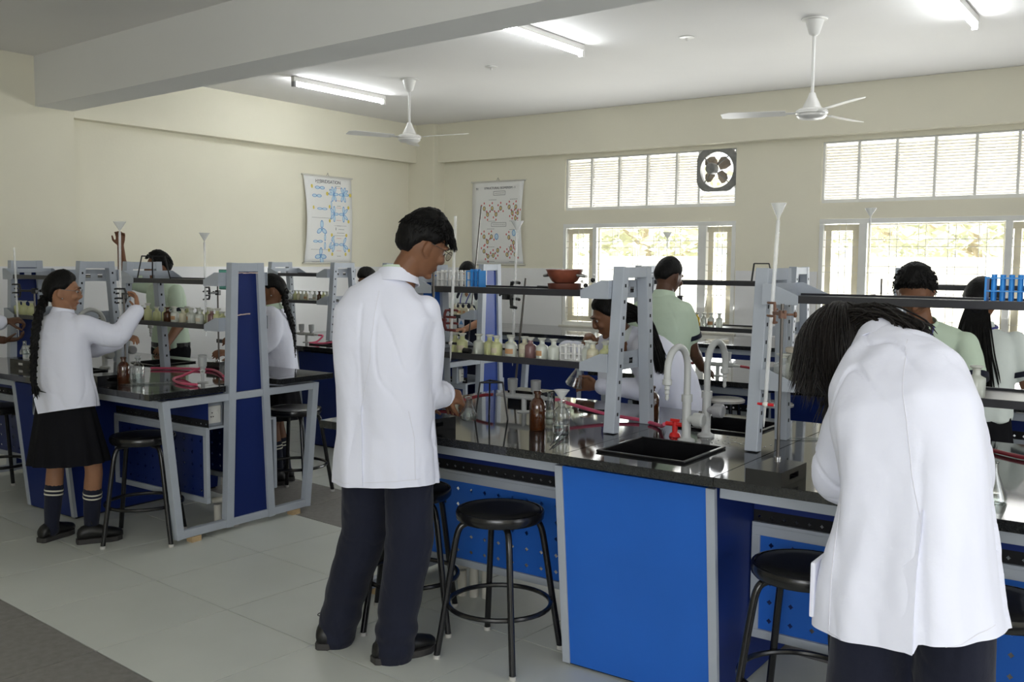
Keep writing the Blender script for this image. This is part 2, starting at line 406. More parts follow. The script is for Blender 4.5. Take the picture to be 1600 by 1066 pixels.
def rack(label, xa, xb, yc, cols, group, zl=1.135):
    """two black shelves between brackets; cols lists which of the two ends stand on a mid column"""
    root = thing('reagent_rack', label, 'rack', (0, 0, 0), 0, group); yk = yc+YC
    for x, sgn, c in ((xa, 1, 'a' in cols), (xb, -1, 'b' in cols)):
        if c: mid_column(x, yc, root)
        for z in (ZU, zl): bracket(x, yc, root, sgn, z)
    for z in (ZU, zl):
        m = MB().b2(xa+.05, xb-.05, yk-.170, yk+.170, z-.028, z-.008)
        m.b2(xa+.05, xb-.05, yk-.171, yk-.161, z-.028, z); m.b2(xa+.05, xb-.05, yk+.161, yk+.171, z-.028, z)
        m.build('shelf', black_shelf, root, bevel=.0015)
    return root
def bench(where, X0, X1, ca, cb, ia, ib, yc, ends='ab', sinks=(), fm=None, cm=None):
    fm = fm or blue; cm = cm or fm
    """X0..X1 outer faces of the end frames; ca..cb sink cabinet; ia, ib the two mid columns"""
    root = thing('lab_bench', where+' grey steel bench frame with blue perforated panels', 'bench', (0, 0, 0), 0, 'steel lab benches')
    w = .045
    for x, sg, k in ((X0+w/2, -1, 'a'), (X1-w/2, 1, 'b')):
        f = MB()
        for s in (-1, 1): f.beam((x, yc+s*.535, .80), (x, yc+s*.455, .03), w, w, up=(0, 1, 0))
        f.b2(x-w/2+.0018, x+w/2-.0018, yc-.545, yc+.545, .757, .7988); f.b2(x-w/2+.0018, x+w/2-.0018, yc-.462, yc+.462, .0312, .075)
        f.build('end_frame', steel, root, bevel=.004)
        for y in (yc-.36, yc+.36): MB().b2(x-.025, x+.025, y-.03, y+.03, 0, .03).build('packer', wood_chip, root)
        if k in ends: end_column(x, yc, root, sg, cm)
    for s in (-1, 1):
        y = yc+s*.54
        for a, b in ((X0+w, ca), (cb, X1-w)):
            MB().b2(a, b, y-.015, y+.015, .758, .799).build('apron_rail', steel, root, bevel=.003)
            q = yc+s*.24; fr = MB()
            fr.b2(a, b, q-.012, q+.012, .565, .60); fr.b2(a, b, q-.012, q+.012, .18, .212)
            fr.b2(a, a+.03, q-.012, q+.012, .212, .565); fr.b2(b-.03, b, q-.012, q+.012, .212, .565)
            fr.build('panel_frame', steel, root, bevel=.002)
            p = perforated(a+.03, b-.03, .212, .565).build('perforated_panel', fm, root); p.location = (0, q, 0)
            sm = p.modifiers.new('thickness', 'SOLIDIFY'); sm.thickness = .003
            pk = MB()
            for i in range(4):
                x = a+(b-a)*(.14+.24*i); pk.b2(x, x+.035, y-.017, y+.012, .80, .815)
            pk.build('packing_strips', white_pl, root)['kind'] = 'stuff'
    for a, b in ((X0+w, ca), (cb, X1-w)):
        MB().b2(a, b, yc-.25, yc+.25, .60, .612).build('under_shelf', steel, root)
        for s in (-1,):
            p = perforated(a, b, .603, .655, px=.045, pz=.05, h=.008).build('perforated_strip', hole_m, root); p.location = (0, yc+s*.236, 0)
            sm = p.modifiers.new('thickness', 'SOLIDIFY'); sm.thickness = .003
            MB().b2(a, b, yc+s*.236-.0015, yc+s*.236+.0015, .6555, .75).build('back_strip', navy, root)
    cab = thing('sink_cabinet', where+' blue cupboard under the sinks with grey edge strips', 'cabinet', (0, 0, 0), 0, 'blue sink cupboards')
    zt, zb = .796, .012
    def fy(z, s): return yc+s*(.60-.075*(zt-z)/(zt-zb))
    for s in (-1, 1):
        for a, b, mm, nm, off in ((ca, ca+.032, steel, 'edge_strip', 0), (cb-.032, cb, steel, 'edge_strip', 0), (ca+.032, cb-.032, fm, 'front_panel', .006)):
            MB().poly([(a, fy(zb, s)-s*off, zb), (b, fy(zb, s)-s*off, zb), (b, fy(zt, s)-s*off, zt), (a, fy(zt, s)-s*off, zt)], (0, -s, 0), .022).build(nm, mm, cab, bevel=.002)
    for x, d in ((ca+.004, 1), (cb-.004, -1)):
        pts = [(x, fy(zb, -1)+.023, zb), (x, fy(zb, 1)-.023, zb), (x, fy(zt, 1)-.023, zt), (x, fy(zt, -1)+.023, zt)]
        MB().poly(pts, (d, 0, 0), .012).build('side_panel', navy, cab)
    MB().b2(ca+.02, cb-.02, yc-.5, yc+.5, .0, .03).build('plinth', hole_m, cab)
    top = thing('worktop', where+' bench top of polished black granite slabs', 'worktop', (0, 0, 0), 0, 'black granite worktops')
    ja, jb = ca+.06, cb+.02
    for a, b in ((X0+w+.002, ja), (jb, X1-w-.002)): slab_with_holes(a, b-.002, yc-.655, yc+.645, []).build('granite_slab', granite, top, bevel=.002)
    holes = [(s_[0]+.011, s_[1]-.011, s_[2]+.011, s_[3]-.011) for s_ in sinks]
    slab_with_holes(ja, jb-.002, yc-.655, yc+.645, holes).build('granite_slab', granite, top)
    for x, sg in ((X0, -1), (X1, 1)):
        xo, xi = x+sg*.035, x-sg*(w+.002)
        for a, b in ((yc-.655, yc-.175), (yc+.21, yc+.645)): MB().b2(min(xo, xi), max(xo, xi), a, b, .8165, .85).build('granite_slab', granite, top, bevel=.002)
    return root
def sink(x0, x1, y0, y1, label):
    root = thing('sink', label, 'sink', ((x0+x1)/2, (y0+y1)/2, .8505), 0, 'black bench sinks'); hx, hy = (x1-x0)/2, (y1-y0)/2
    m = MB(); r = .014
    m.b2(-hx, hx, -hy, -hy+r, 0, .009); m.b2(-hx, hx, hy-r, hy, 0, .009); m.b2(-hx, -hx+r, -hy+r, hy-r, 0, .009); m.b2(hx-r, hx, -hy+r, hy-r, 0, .009)
    m.build('rim', black_sink, root, bevel=.003)
    b = MB(); t = .013; d = -.20
    b.b2(-hx+t, -hx+t+.005, -hy+t, hy-t, d, 0); b.b2(hx-t-.005, hx-t, -hy+t, hy-t, d, 0); b.b2(-hx+t, hx-t, -hy+t, -hy+t+.005, d, 0); b.b2(-hx+t, hx-t, hy-t-.005, hy-t, d, 0); b.b2(-hx+t, hx-t, -hy+t, hy-t, d, d+.005)
    b.build('bowl', black_sink, root)
    MB().lathe([(.03, 0), (.03, .006), (.02, .006), (.012, .002), (0, .002)], 14, (0, 0, d+.005)).build('drain', steel, root, smooth=True)
Y1, Y2 = 3.57, 6.04
R1s = [(-1.79, -1.43, 3.045, 3.405), (-1.79, -1.45, 3.72, 4.08)]
bench('near right', -3.09, -.15, -1.925, -1.285, -1.94, -1.33, Y1, 'a', R1s)
L1s = [(-5.86, -5.55, 3.05, 3.40), (-5.86, -5.55, 3.72, 4.05)]
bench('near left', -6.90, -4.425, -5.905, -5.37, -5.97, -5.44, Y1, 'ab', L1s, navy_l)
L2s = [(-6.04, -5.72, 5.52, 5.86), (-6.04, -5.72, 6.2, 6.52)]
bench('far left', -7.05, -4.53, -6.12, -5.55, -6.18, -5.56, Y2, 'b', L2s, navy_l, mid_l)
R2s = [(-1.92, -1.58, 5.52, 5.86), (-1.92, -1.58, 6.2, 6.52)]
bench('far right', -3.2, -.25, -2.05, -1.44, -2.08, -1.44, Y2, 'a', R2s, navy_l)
for n, ss in (('near right', R1s), ('near left', L1s), ('far left', L2s), ('far right', R2s)):
    for k, s_ in enumerate(ss): sink(*s_, 'black sink let into the %s bench top on its %s side' % (n, ('near', 'far')[k]))
G = 'reagent racks on the benches'
rack('reagent rack behind the standing boy on the near right bench', -3.0625, -1.94, Y1, 'b', G)
rack('reagent rack in front of the bending dark-haired student', -1.33, -.18, Y1, 'ab', G, 1.12)
rack('reagent rack beside the scuffed blue end column, near left bench', -5.44, -4.4475, Y1, 'a', G, 1.183)
rack('reagent rack behind the plaited girl at the left edge', -6.8775, -5.97, Y1, 'b', G, 1.16)
rack('reagent rack on the far left bench nearest its blue end column', -5.56, -4.5525, Y2, 'a', G)
rack('reagent rack at the left end of the far left bench', -7.0, -6.18, Y2, 'ab', G, 1.198)
rack('reagent rack by the left window behind the man in green', -3.1775, -2.08, Y2, 'b', G)
rack('reagent rack on the far right bench by the right window', -1.44, -.28, Y2, 'ab', G)
# wall counter under the windows
wc = thing('wall_counter', 'long black counter on navy cupboards under the windows', 'counter', (0, 0, 0))
x = -7.4
for k in range(8):
    x2 = x+1.25; MB().b2(x, x2-.003, 7.92, 9.10, .805, .84).build('granite_slab', granite, wc, bevel=.002); x = x2
x = -7.4
for k in range(16):
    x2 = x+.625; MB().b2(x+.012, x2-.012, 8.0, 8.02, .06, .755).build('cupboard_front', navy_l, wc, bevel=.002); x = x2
f = MB(); f.b2(-7.4, 2.6, 7.985, 8.02, .757, .80); f.b2(-7.4, 2.6, 8.01, 8.05, 0, .06)
f.build('frame_rail', steel, wc)
for xx in (-7.39, -6.15, -4.9, -3.65, -2.4, -1.15, .1): MB().b2(xx-.02, xx+.02, 7.98, 8.02, 0, .76).build('leg', steel, wc)
# socket plates under the benches
def socket(x, y, z, label, rz=PI/2):
    r = thing('socket_box', label, 'socket', (x, y, z), rz)
    MB().b2(-.065, .065, -.0, .05, -.065, .065).build('box', steel, r, bevel=.004)
    MB().b2(-.045, .045, -.012, 0, -.05, .05).build('cover_plate', white_pl, r, bevel=.004)
    MB().b2(.008, .026, -.017, -.012, .002, .02).build('switch', white_pl, r, bevel=.002)
    h = MB()
    for a, b in ((-.018, .012), (-.025, -.01), (-.011, -.01)): h.lathe([(0, -.0), (.0035, 0), (.0035, .002), (0, .002)], 8, (a, -.0145, b), Matrix.Rotation(PI/2, 4, 'X'))
    h.build('pin_holes', hole_m, r)
socket(-4.52, 3.405, .675, 'white switched socket under the near left bench beside its blue end column')
socket(-4.62, 5.80, .675, 'white switched socket under the far left bench, seen past the standing boy')
# scuffs of torn film on the end column
sc_m = mat('torn_paint_scuff', (.62, .48, .43), .7)
m = MB()
rn = random.Random(3)
def strip(y0, z0, y1, z1, w):
    n = 7
    for k in range(n):
        a = k/n; b_ = (k+.8)/n
        m.b2(-4.4275, -4.4235, y0+(y1-y0)*a-w*rn.uniform(.4, 1), y0+(y1-y0)*b_+w*rn.uniform(.4, 1), min(z0+(z1-z0)*a, z0+(z1-z0)*b_)-w*rn.uniform(.3, 1), max(z0+(z1-z0)*a, z0+(z1-z0)*b_)+w*rn.uniform(.3, 1))
strip(3.515, 1.478, 3.665, 1.478, .004); strip(3.668, 1.47, 3.676, 1.33, .003); strip(3.508, 1.47, 3.50, 1.26, .003); strip(3.50, 1.238, 3.60, 1.245, .004)
o = m.build('scuff', sc_m, None); p_ = [q for q in bpy.data.objects if q.name.startswith('lab_bench')][1]; o.parent = p_
# drain pipes on the floor under the benches
def pipes(x, y, label, n=3):
    r = thing('drain_pipes', label, 'pipe', (x, y, 0), 0)
    for k in range(n): MB().tube([(k*.055, .02*k, 0), (k*.055, .02*k, .12+.02*k)], .021, 12).build('pipe_stub', pipe_m, r, smooth=True)
    MB().tube([(0, -.03, .15), (.12, .04, .17)], .018, 10).build('pipe_elbow', pipe_m, r, smooth=True)
pipes(-4.62, 3.5, 'stubs of white drain pipe behind the near left bench end frame')
pipes(-2.72, 3.42, 'stubs of white drain pipe under the near right bench behind the stools')
r = thing('waste_pipe', 'white waste pipe lying aslant under the near right bench', 'pipe', (0, 0, 0))
MB().tube([(-3.0, 3.16, .016), (-2.80, 3.34, .05)], .014, 10).build('pipe', pipe_m, r, smooth=True)
# ------------------------------------------------------------------ fixtures of the room
def frosted(name, col, op, rough=.15):
    """thin milky glass or plastic: part clear, part white, with a sheen"""
    if name in MATS: return MATS[name]
    m = bpy.data.materials.new(name); m.use_nodes = True; nt = m.node_tree; L = nt.links; b = nt.nodes['Principled BSDF']
    b.inputs['Base Color'].default_value = (*col, 1); b.inputs['Roughness'].default_value = rough; b.inputs['Alpha'].default_value = op
    MATS[name] = m; return m
tube_m = mat('lit_tube', (.93, .97, 1), .5, emis=45); fan_w = mat('white_fan_enamel', (.80, .79, .76), .3)
grey_pl = mat('grey_plastic', (.33, .33, .34), .4); black_m = mat('black_metal', (.012, .012, .013), .3, spec=.5, metal=0); dark_rod = mat('dark_steel_rod', (.12, .11, .10), .35, metal=.8)
bright_steel = mat('bright_steel', (.55, .55, .54), .25, metal=.9)
for k, (x, ya, yb, lab) in enumerate(((-6.71, 5.97, 7.16, 'lit tube light on the ceiling nearest the left wall'), (-3.91, 5.15, 6.36, 'lit tube light on the ceiling, middle one of three'), (-1.30, 5.88, 7.08, 'lit tube light on the ceiling at the top right'))):
    r = thing('tube_light', lab, 'lamp', (x, (ya+yb)/2, ZC), 0, 'ceiling tube lights'); h = (yb-ya)/2
    MB().b2(-.022, .022, -h, h, -.045, -.001).build('batten', fan_w, r, bevel=.004)
    MB().tube([(0, -h+.03, -.068), (0, h-.03, -.068)], .015, 12).build('tube', tube_m, r, smooth=True)
    for s in (-1, 1): MB().b2(-.020, .020, s*h-.014-s*.014, s*h+.014-s*.014, -.092, -.045).build('end_cap', grey_pl if s < 0 else fan_w, r, bevel=.004)
def ceiling_fan(x, y, zh, a0, lab):
    r = thing('ceiling_fan', lab, 'fan', (x, y, ZC), 0, 'ceiling fans'); d = zh-ZC
    MB().lathe([(0, -.001), (.085, -.001), (.085, -.008), (.062, -.012), (.035, -.10), (.014, -.115), (0, -.115)], 20).build('canopy', fan_w, r, smooth=True)
    MB().tube([(0, 0, -.11), (0, 0, d+.12)], .011, 10).build('down_rod', fan_w, r, smooth=True)
    MB().lathe([(0, d+.15), (.02, d+.15), (.03, d+.12), (.062, d+.055), (.062, d+.045), (0, d+.045)], 20).build('lower_cover', fan_w, r, smooth=True)
    MB().lathe([(0, d+.043), (.085, d+.043), (.105, d+.03), (.108, d+.012), (.100, d+.006), (.100, d-.006), (.085, d-.022), (.03, d-.03), (0, d-.03)], 24).build('motor', fan_w, r, smooth=True)
    for k in range(3):
        M = Matrix.Rotation(a0+k*2*PI/3, 4, 'Z') @ Matrix.Translation((0, 0, d+.018)) @ Matrix.Rotation(.18, 4, 'X')
        b = MB().poly([(.17, -.05, 0), (.55, -.068, 0), (.60, -.055, 0), (.605, .03, 0), (.55, .058, 0), (.17, .05, 0)], (0, 0, 1), .004); b.b2(.09, .20, -.018, .018, -.003, .001)
        b.xf(M).build('blade', fan_w, r, bevel=.001)
ceiling_fan(-5.93, 6.66, 2.66, .15, 'white ceiling fan near the left corner of the room')
ceiling_fan(-2.2, 6.55, 2.56, 1.35, 'white ceiling fan in front of the right window')
for x, y, lab in ((-4.97, 6.62, 'small white ceiling plate to the right of the left fan'), (-3.14, 6.555, 'small white ceiling plate between the two fans')):
    r = thing('ceiling_plate', lab, 'plate', (x, y, ZC))
    MB().lathe([(0, -.001), (.055, -.001), (.055, -.006), (.03, -.012), (0, -.012)], 16).build('cover', fan_w, r, smooth=True); MB().tube([(0, 0, -.01), (0, .0, -.028)], .008, 8).build('stud', fan_w, r)
# exhaust fan let into the louvre strip
ex = thing('exhaust_fan', 'grey exhaust fan with four brown blades in the left louvre window', 'fan', (-4.01, YW+.02, 2.495)); fr_m = mat('dusty_grey_iron', (.22, .22, .21), .5, nscale=14, namt=.25); bl_m = mat('dusty_brown_blade', (.24, .20, .16), .45, nscale=12, namt=.3)
m = MB(); n = 40; R0 = .178
outer = []
for k in range(n):
    a = 2*PI*k/n; c_, s_ = math.cos(a), math.sin(a); q = .215/max(abs(c_), abs(s_)); q = min(q, .252); outer.append((q*c_, q*s_))
for k in range(n):
    k2 = (k+1) % n; a, b = 2*PI*k/n, 2*PI*k2/n
    i0, i1 = (R0*math.cos(a), R0*math.sin(a)), (R0*math.cos(b), R0*math.sin(b)); o0, o1 = outer[k], outer[k2]
    m.add([(o0[0], -.015, o0[1]), (o1[0], -.015, o1[1]), (i1[0], -.015, i1[1]), (i0[0], -.015, i0[1]), (o0[0], .045, o0[1]), (o1[0], .045, o1[1]), (i1[0], .045, i1[1]), (i0[0], .045, i0[1])], [(0, 1, 2, 3), (7, 6, 5, 4), (0, 4, 5, 1), (3, 2, 6, 7)])
m.build('frame', fr_m, ex)
RX = Matrix.Rotation(PI/2, 4, 'X')
MB().lathe([(0, -.01), (.05, -.01), (.058, .01), (.058, .07), (.05, .09), (0, .09)], 18, (-.035, -.01, .01), RX).build('motor', fr_m, ex, smooth=True)
for k in range(4): MB().tube([(-.035, -.03, .01), (.19*math.cos(.8+k*PI/2), -.02, .19*math.sin(.8+k*PI/2))], .006, 6).build('stay', fr_m, ex)
for k in range(4):
    b = MB().poly([(.02, -.025, 0), (.07, -.06, 0), (.13, -.07, 0), (.155, -.03, 0), (.155, .03, 0), (.12, .06, 0), (.05, .045, 0)], (0, 0, 1), .003)
    b.xf(Matrix.Translation((-.012, .02, .005)) @ Matrix.Rotation(-(.75+k*PI/2), 4, 'Y') @ RX @ Matrix.Rotation(.45, 4, 'X')).build('blade', bl_m, ex)
# ------------------------------------------------------------------ wall charts
paper = mat('chart_paper', (.83, .83, .81), .6, nscale=2, namt=.02); ink = mat('chart_ink', (.06, .06, .08), .8); ink_b = mat('chart_blue', (.13, .32, .62), .7); ink_lb = mat('chart_pale_blue', (.55, .72, .83), .7)
ink_y = mat('chart_yellow', (.72, .58, .12), .7); ink_r = mat('chart_red', (.62, .16, .16), .7); ink_o = mat('chart_ochre', (.70, .56, .26), .7); rod_m = mat('chart_rod', (.62, .60, .54), .5)
class Sheet:
    """a hanging printed sheet in its own u (right), v (up from the middle) coordinates; bows gently and narrows in the middle"""
    def __init__(s, name, label, w, h, M): s.w, s.h = w, h; s.r = thing(name, label, 'chart'); s.r.matrix_world = M
    def pos(s, u, v, e=0):
        t = v/s.h; bow = .012*math.cos(PI*t)+.02*(1 if abs(u) > .4*s.w else 0)*0; edge = (abs(u)/(s.w/2))**3*.022*math.cos(PI*t)
        return (u*(1-.05*math.cos(PI*t)), -(.012+bow+edge+e), v)
    def sheet(s):
        m = MB(); nu, nv = 10, 16; g = lambda i, k: s.pos(-s.w/2+s.w*i/nu, -s.h/2+s.h*k/nv)
        vs = [g(i, k) for k in range(nv+1) for i in range(nu+1)]; fs = [(k*(nu+1)+i, k*(nu+1)+i+1, (k+1)*(nu+1)+i+1, (k+1)*(nu+1)+i) for k in range(nv) for i in range(nu)]
        o = m.add(vs, fs).build('sheet', paper, s.r, smooth=True); md = o.modifiers.new('t', 'SOLIDIFY'); md.thickness = .0012; md.offset = 1
        for v in (s.h/2, -s.h/2): MB().tube([(-s.w/2-.02, -.012, v), (s.w/2+.02, -.012, v)], .009, 10).build('rod', rod_m, s.r, smooth=True)
        MB().tube([(-.02, -.012, s.h/2), (0, -.012, s.h/2+.04), (.02, -.012, s.h/2)], .002, 6).build('hook', ink, s.r)
        s.print = {}
    def layer(s, m): return s.print.setdefault(m.name, (m, MB()))[1]
    def blob(s, u, v, a, b, rot, fill, line=None, n=14, e=.002, drop=False):
        u *= .86; a *= .9
        def pt(k, q):
            t = 2*PI*k/n; x, y = a*q*math.cos(t), b*q*math.sin(t)
            if drop: y *= .55+.45*math.cos(t)*1.0 if math.cos(t) > 0 else .55+.5*math.cos(t)
            return s.pos(u+x*math.cos(rot)-y*math.sin(rot), v+x*math.sin(rot)+y*math.cos(rot), e)
        if line:
            o = [pt(k, 1) for k in range(n)]; i = [pt(k, .74) for k in range(n)]
            s.layer(line).add(o+i, [(k, (k+1) % n, n+(k+1) % n, n+k) for k in range(n)]); q = .74
        else: q = 1
        if fill: s.layer(fill).add([pt(k, q) for k in range(n)], [tuple(range(n))])
    def lobe(s, u, v, L, ang, wd=.42): s.blob(u+L/2*math.cos(ang), v+L/2*math.sin(ang), L/2, L*wd/2, ang, ink_lb, ink_b)
    def line(s, u0, v0, u1, v1, m=None, w=.002):
        u0 *= .86; u1 *= .86; d = V((u1-u0, v1-v0)); n_ = V((-d.y, d.x)).normalized()*w
        s.layer(m or ink).add([s.pos(u0+n_.x, v0+n_.y, .002), s.pos(u1+n_.x, v1+n_.y, .002), s.pos(u1-n_.x, v1-n_.y, .002), s.pos(u0-n_.x, v0-n_.y, .002)], [(0, 1, 2, 3)])
    def text(s, body, u, v, size, m=None):
        c = bpy.data.curves.new('lettering', 'FONT'); c.body = body; c.size = size; c.align_x = 'CENTER'; c.align_y = 'CENTER'; c.extrude = .0004; c.materials.append(m or ink)
        t = bpy.data.objects.new('lettering', c); me = bpy.data.meshes.new_from_object(t); bpy.data.objects.remove(t); me.materials.clear(); me.materials.append(m or ink); o = link('lettering', me, s.r); p = s.pos(u, v, .004); o.location = p; o.rotation_euler = (PI/2, 0, 0)
    def dash(s, u, v, w): # unreadably small caption: a row of short strokes
        k = -w/2
        while k < w/2: s.line(u+k, v, u+k+.012, v, ink, .0022); k += .017
    def done(s):
        for m, b in s.print.values(): b.build('print', m, s.r)['kind'] = 'stuff'
M1 = Matrix(((0, -1, 0, XL+.002), (1, 0, 0, 7.565), (0, 0, 1, 2.005), (0, 0, 0, 1)))
h = Sheet('wall_chart', 'hybridisation chart of blue orbital lobes hanging on the left wall', .72, .96, M1); h.sheet()
h.text('HYBRIDISATION', .0, .42, .052)
h.blob(-.29, .36, .018, .022, 0, ink_y); h.lobe(-.15, .35, .085, 0); h.lobe(-.15, .35, .085, PI)
h.lobe(-.21, .26, .085, 0); h.lobe(-.21, .26, .085, PI)
h.blob(-.28, .13, .016, .02, 0, ink_y); h.lobe(-.12, .12, .09, 0, .3); h.lobe(-.12, .12, .09, PI, .3); h.lobe(.05, .12, .10, PI/2, .22); h.lobe(.05, .12, .10, -PI/2, .22)
for u, v in ((-.13, -.10), (-.14, -.40)):
    for a in ((PI/2, -.5, PI+.5) if v > -.2 else (PI/2, -.15, PI+.15, -1.2)): h.lobe(u, v, .10, a, .5)
h.lobe(-.20, -.24, .085, 0, .35); h.lobe(-.20, -.24, .085, PI, .35); h.lobe(-.07, -.24, .09, PI/2, .3); h.lobe(-.07, -.24, .09, -PI/2, .3); h.lobe(.05, -.24, .085, 1.0, .3); h.lobe(.05, -.24, .085, 1.0+PI, .3)
def ethyl(v, k):
    for s_ in (-1, 1):
        u = .185+s_*.085
        angs = {0: (1.2, -1.2, 2.0, -2.0, .6), 1: (PI/2, -PI/2, .75, -.75), 2: (1.15, -.6, -1.25)}[k]
        for a in angs:
            a2 = a if s_ > 0 else PI-a; h.lobe(u, v, .095, a2, .36)
            if k and abs(a) < 1.4: h.blob(u+.115*math.cos(a2), v+.115*math.sin(a2), .017, .02, 0, ink_y)
        if not k: h.blob(u+s_*.12, v, .022, .022, 0, ink_y); h.lobe(u, v, .10, 0 if s_ > 0 else PI, .3)
        h.lobe(u, v, .08, PI if s_ > 0 else 0, .4)
    for q in (.07, -.07): h.line(.14, v+q, .23, v+q, ink_r, .0015)
    h.dash(.185, v-.13, .06)
ethyl(.29, 0); ethyl(.07, 1); ethyl(-.27, 2)
h.line(.10, -.06, .32, -.06, ink, .001); h.line(.10, -.17, .30, -.17, ink, .001); h.line(.13, -.08, .13, -.11, ink, .004); h.dash(.23, -.10, .10); h.dash(.21, -.14, .12)
h.line(-.32, .02, .06, .02, ink, .0012); h.line(-.32, -.33, .02, -.33, ink, .0012); h.dash(-.20, -.465, .18); h.dash(-.17, .40, .06); h.dash(.17, .38, .10)
h.done()
M2 = Matrix(((1, 0, 0, -6.73), (0, 1, 0, YW-.002), (0, 0, 1, 2.01), (0, 0, 0, 1)))
g = Sheet('wall_chart', 'structural isomerism chart of ochre and red molecules on the window wall', .75, .97, M2); g.sheet()
g.text('STRUCTURAL ISOMERISM - I', .03, .405, .036)
for v, w_ in ((.345, .10), (-.02, .13)):
    for a, b in ((-1, 1), (1, -1)): g.line(.03-w_, v+a*.022, .03+w_, v+a*.022, ink, .002)
    g.dash(.03, v, w_*1.6)
    for sx in (-1, 1): g.line(.03+sx*w_, v-.022, .03+sx*w_, v+.022, ink, .002)
def atoms(pts, big=()):
    for i, (u, v) in enumerate(pts):
        if i: g.line(pts[i-1][0], pts[i-1][1], u, v, ink, .0018)
        dv = 1 if (i % 2 == 0) else -1
        for du, dw in ((0, .062*dv), (.045, -.035*dv), (-.045, .035*dv)): g.blob(u+du, v+dw, .011, .013, 0, ink_r)
        g.blob(u, v, .024, .028, 0, ink_o, ink)
    for u, v in big: g.blob(u, v, .033, .038, 0, ink_lb, ink_b)
atoms([(-.23, .17), (-.17, .10), (-.09, .17), (-.02, .10), (.06, .17)])
atoms([(.21, .18), (.27, .11), (.33, .18), (.37, .11)]); atoms([(.33, .05)])
atoms([(-.23, -.16), (-.17, -.22), (-.10, -.16)], [(-.01, -.16)]); atoms([(.21, -.17), (.29, -.23)], [(.30, -.12)])
atoms([(-.23, -.33), (-.16, -.39), (-.07, -.38), (.01, -.32)]); atoms([(.17, -.37), (.24, -.30), (.31, -.37)])
for u, v in ((-.09, .27), (.28, .27), (-.10, .02), (.28, .02), (-.12, -.07), (.28, -.08), (-.12, -.28), (.26, -.28), (-.12, -.45), (.26, -.45)): g.dash(u, v, .12)
g.text('91', -.30, .40, .04)
g.done()
# ------------------------------------------------------------------ stools
seat_m = mat('black_vinyl_seat', (.012, .012, .012), .35, nscale=40, namt=.3, bump=.05, bscale=200); tip_m = mat('pale_rubber_tip', (.5, .49, .46), .6)
black_tube = mat('black_enamel_tube', (.010, .010, .011), .22, spec=.6)
def make_stool(label):
    r = thing('lab_stool', label, 'stool', (0, 0, 0), 0, 'black lab stools')
    MB().lathe([(0, .563), (.10, .564), (.148, .562), (.156, .556), (.156, .552)], 32).build('seat', seat_m, r, smooth=True)
    MB().lathe([(.150, .553), (.158, .562), (.166, .560), (.170, .550), (.168, .532), (.160, .522), (0, .522)], 32).build('seat_rim', black_tube, r, smooth=True)
    for k in range(4):
        a = PI/4+k*PI/2; c_, s_ = math.cos(a), math.sin(a)
        p = bez([(.09*c_, .09*s_, .512), (.135*c_, .135*s_, .510), (.162*c_, .162*s_, .480), (.182*c_, .182*s_, .38), (.212*c_, .212*s_, .19), (.242*c_, .242*s_, .012)], 5)
        l = MB().tube(p, .0125, 10).build('leg', black_tube, r, smooth=True)
        MB().lathe([(0, 0), (.014, 0), (.015, .014), (0, .014)], 10, (.243*c_, .243*s_, 0)).build('foot_cap', tip_m, l, smooth=True)
    MB().tube([(.197*math.cos(2*PI*k/36), .197*math.sin(2*PI*k/36), .20) for k in range(37)], .0095, 8, caps=False).build('foot_ring', black_tube, r, smooth=True)
    return r
st = make_stool('black round stool in full view by the blue sink cupboard'); st.location = (-2.185, 2.985, 0); st.rotation_euler = (0, 0, .05); st.scale = (1.03, 1.03, 1.045)
for x, y, a, lab in ((-2.70, 3.04, .6, 'black stool half hidden behind the standing boy\'s legs'), (-.985, 3.02, .0, 'black stool to the left of the bending dark-haired student'),
                     (-.425, 3.02, .05, 'black stool at the right edge, right of the bending student'), (-4.70, 3.075, .75, 'black stool beside the plaited girl\'s feet, near left bench'),
                     (-6.36, 3.10, .0, 'black stool at the left edge beside the blue cupboard'), (-4.80, 4.26, .3, 'black stool behind the end frame of the near left bench')):
    dup(st, (x, y, 0), a, lab)
# two taller stools beyond the right bench; window reflection put into the seat colour
seat_reflection = mat('stool_seat_reflection', (.62, .60, .57), .15, metal=.3)
def tall_stool(x, y, lab):
    r = thing('tall_stool', lab, 'stool', (x, y, 0), 0, 'tall stools with reflecting seats')
    MB().lathe([(0, .772), (.10, .775), (.112, .768), (.112, .755), (0, .752)], 28).build('seat', seat_reflection, r, smooth=True)
    for k in range(4):
        a = PI/4+k*PI/2; MB().tube([(.08*math.cos(a), .08*math.sin(a), .755), (.135*math.cos(a), .135*math.sin(a), 0)], .011, 8).build('leg', black_tube, r, smooth=True)
    MB().tube([((.122*math.cos(2*PI*k/24)), .122*math.sin(2*PI*k/24), .22) for k in range(25)], .008, 6, caps=False).build('foot_ring', black_tube, r, smooth=True)
tall_stool(-2.20, 5.21, 'tall stool with a reflecting seat behind the swan-neck taps'); tall_stool(-1.92, 5.23, 'tall stool with a reflecting seat behind the burette stand')
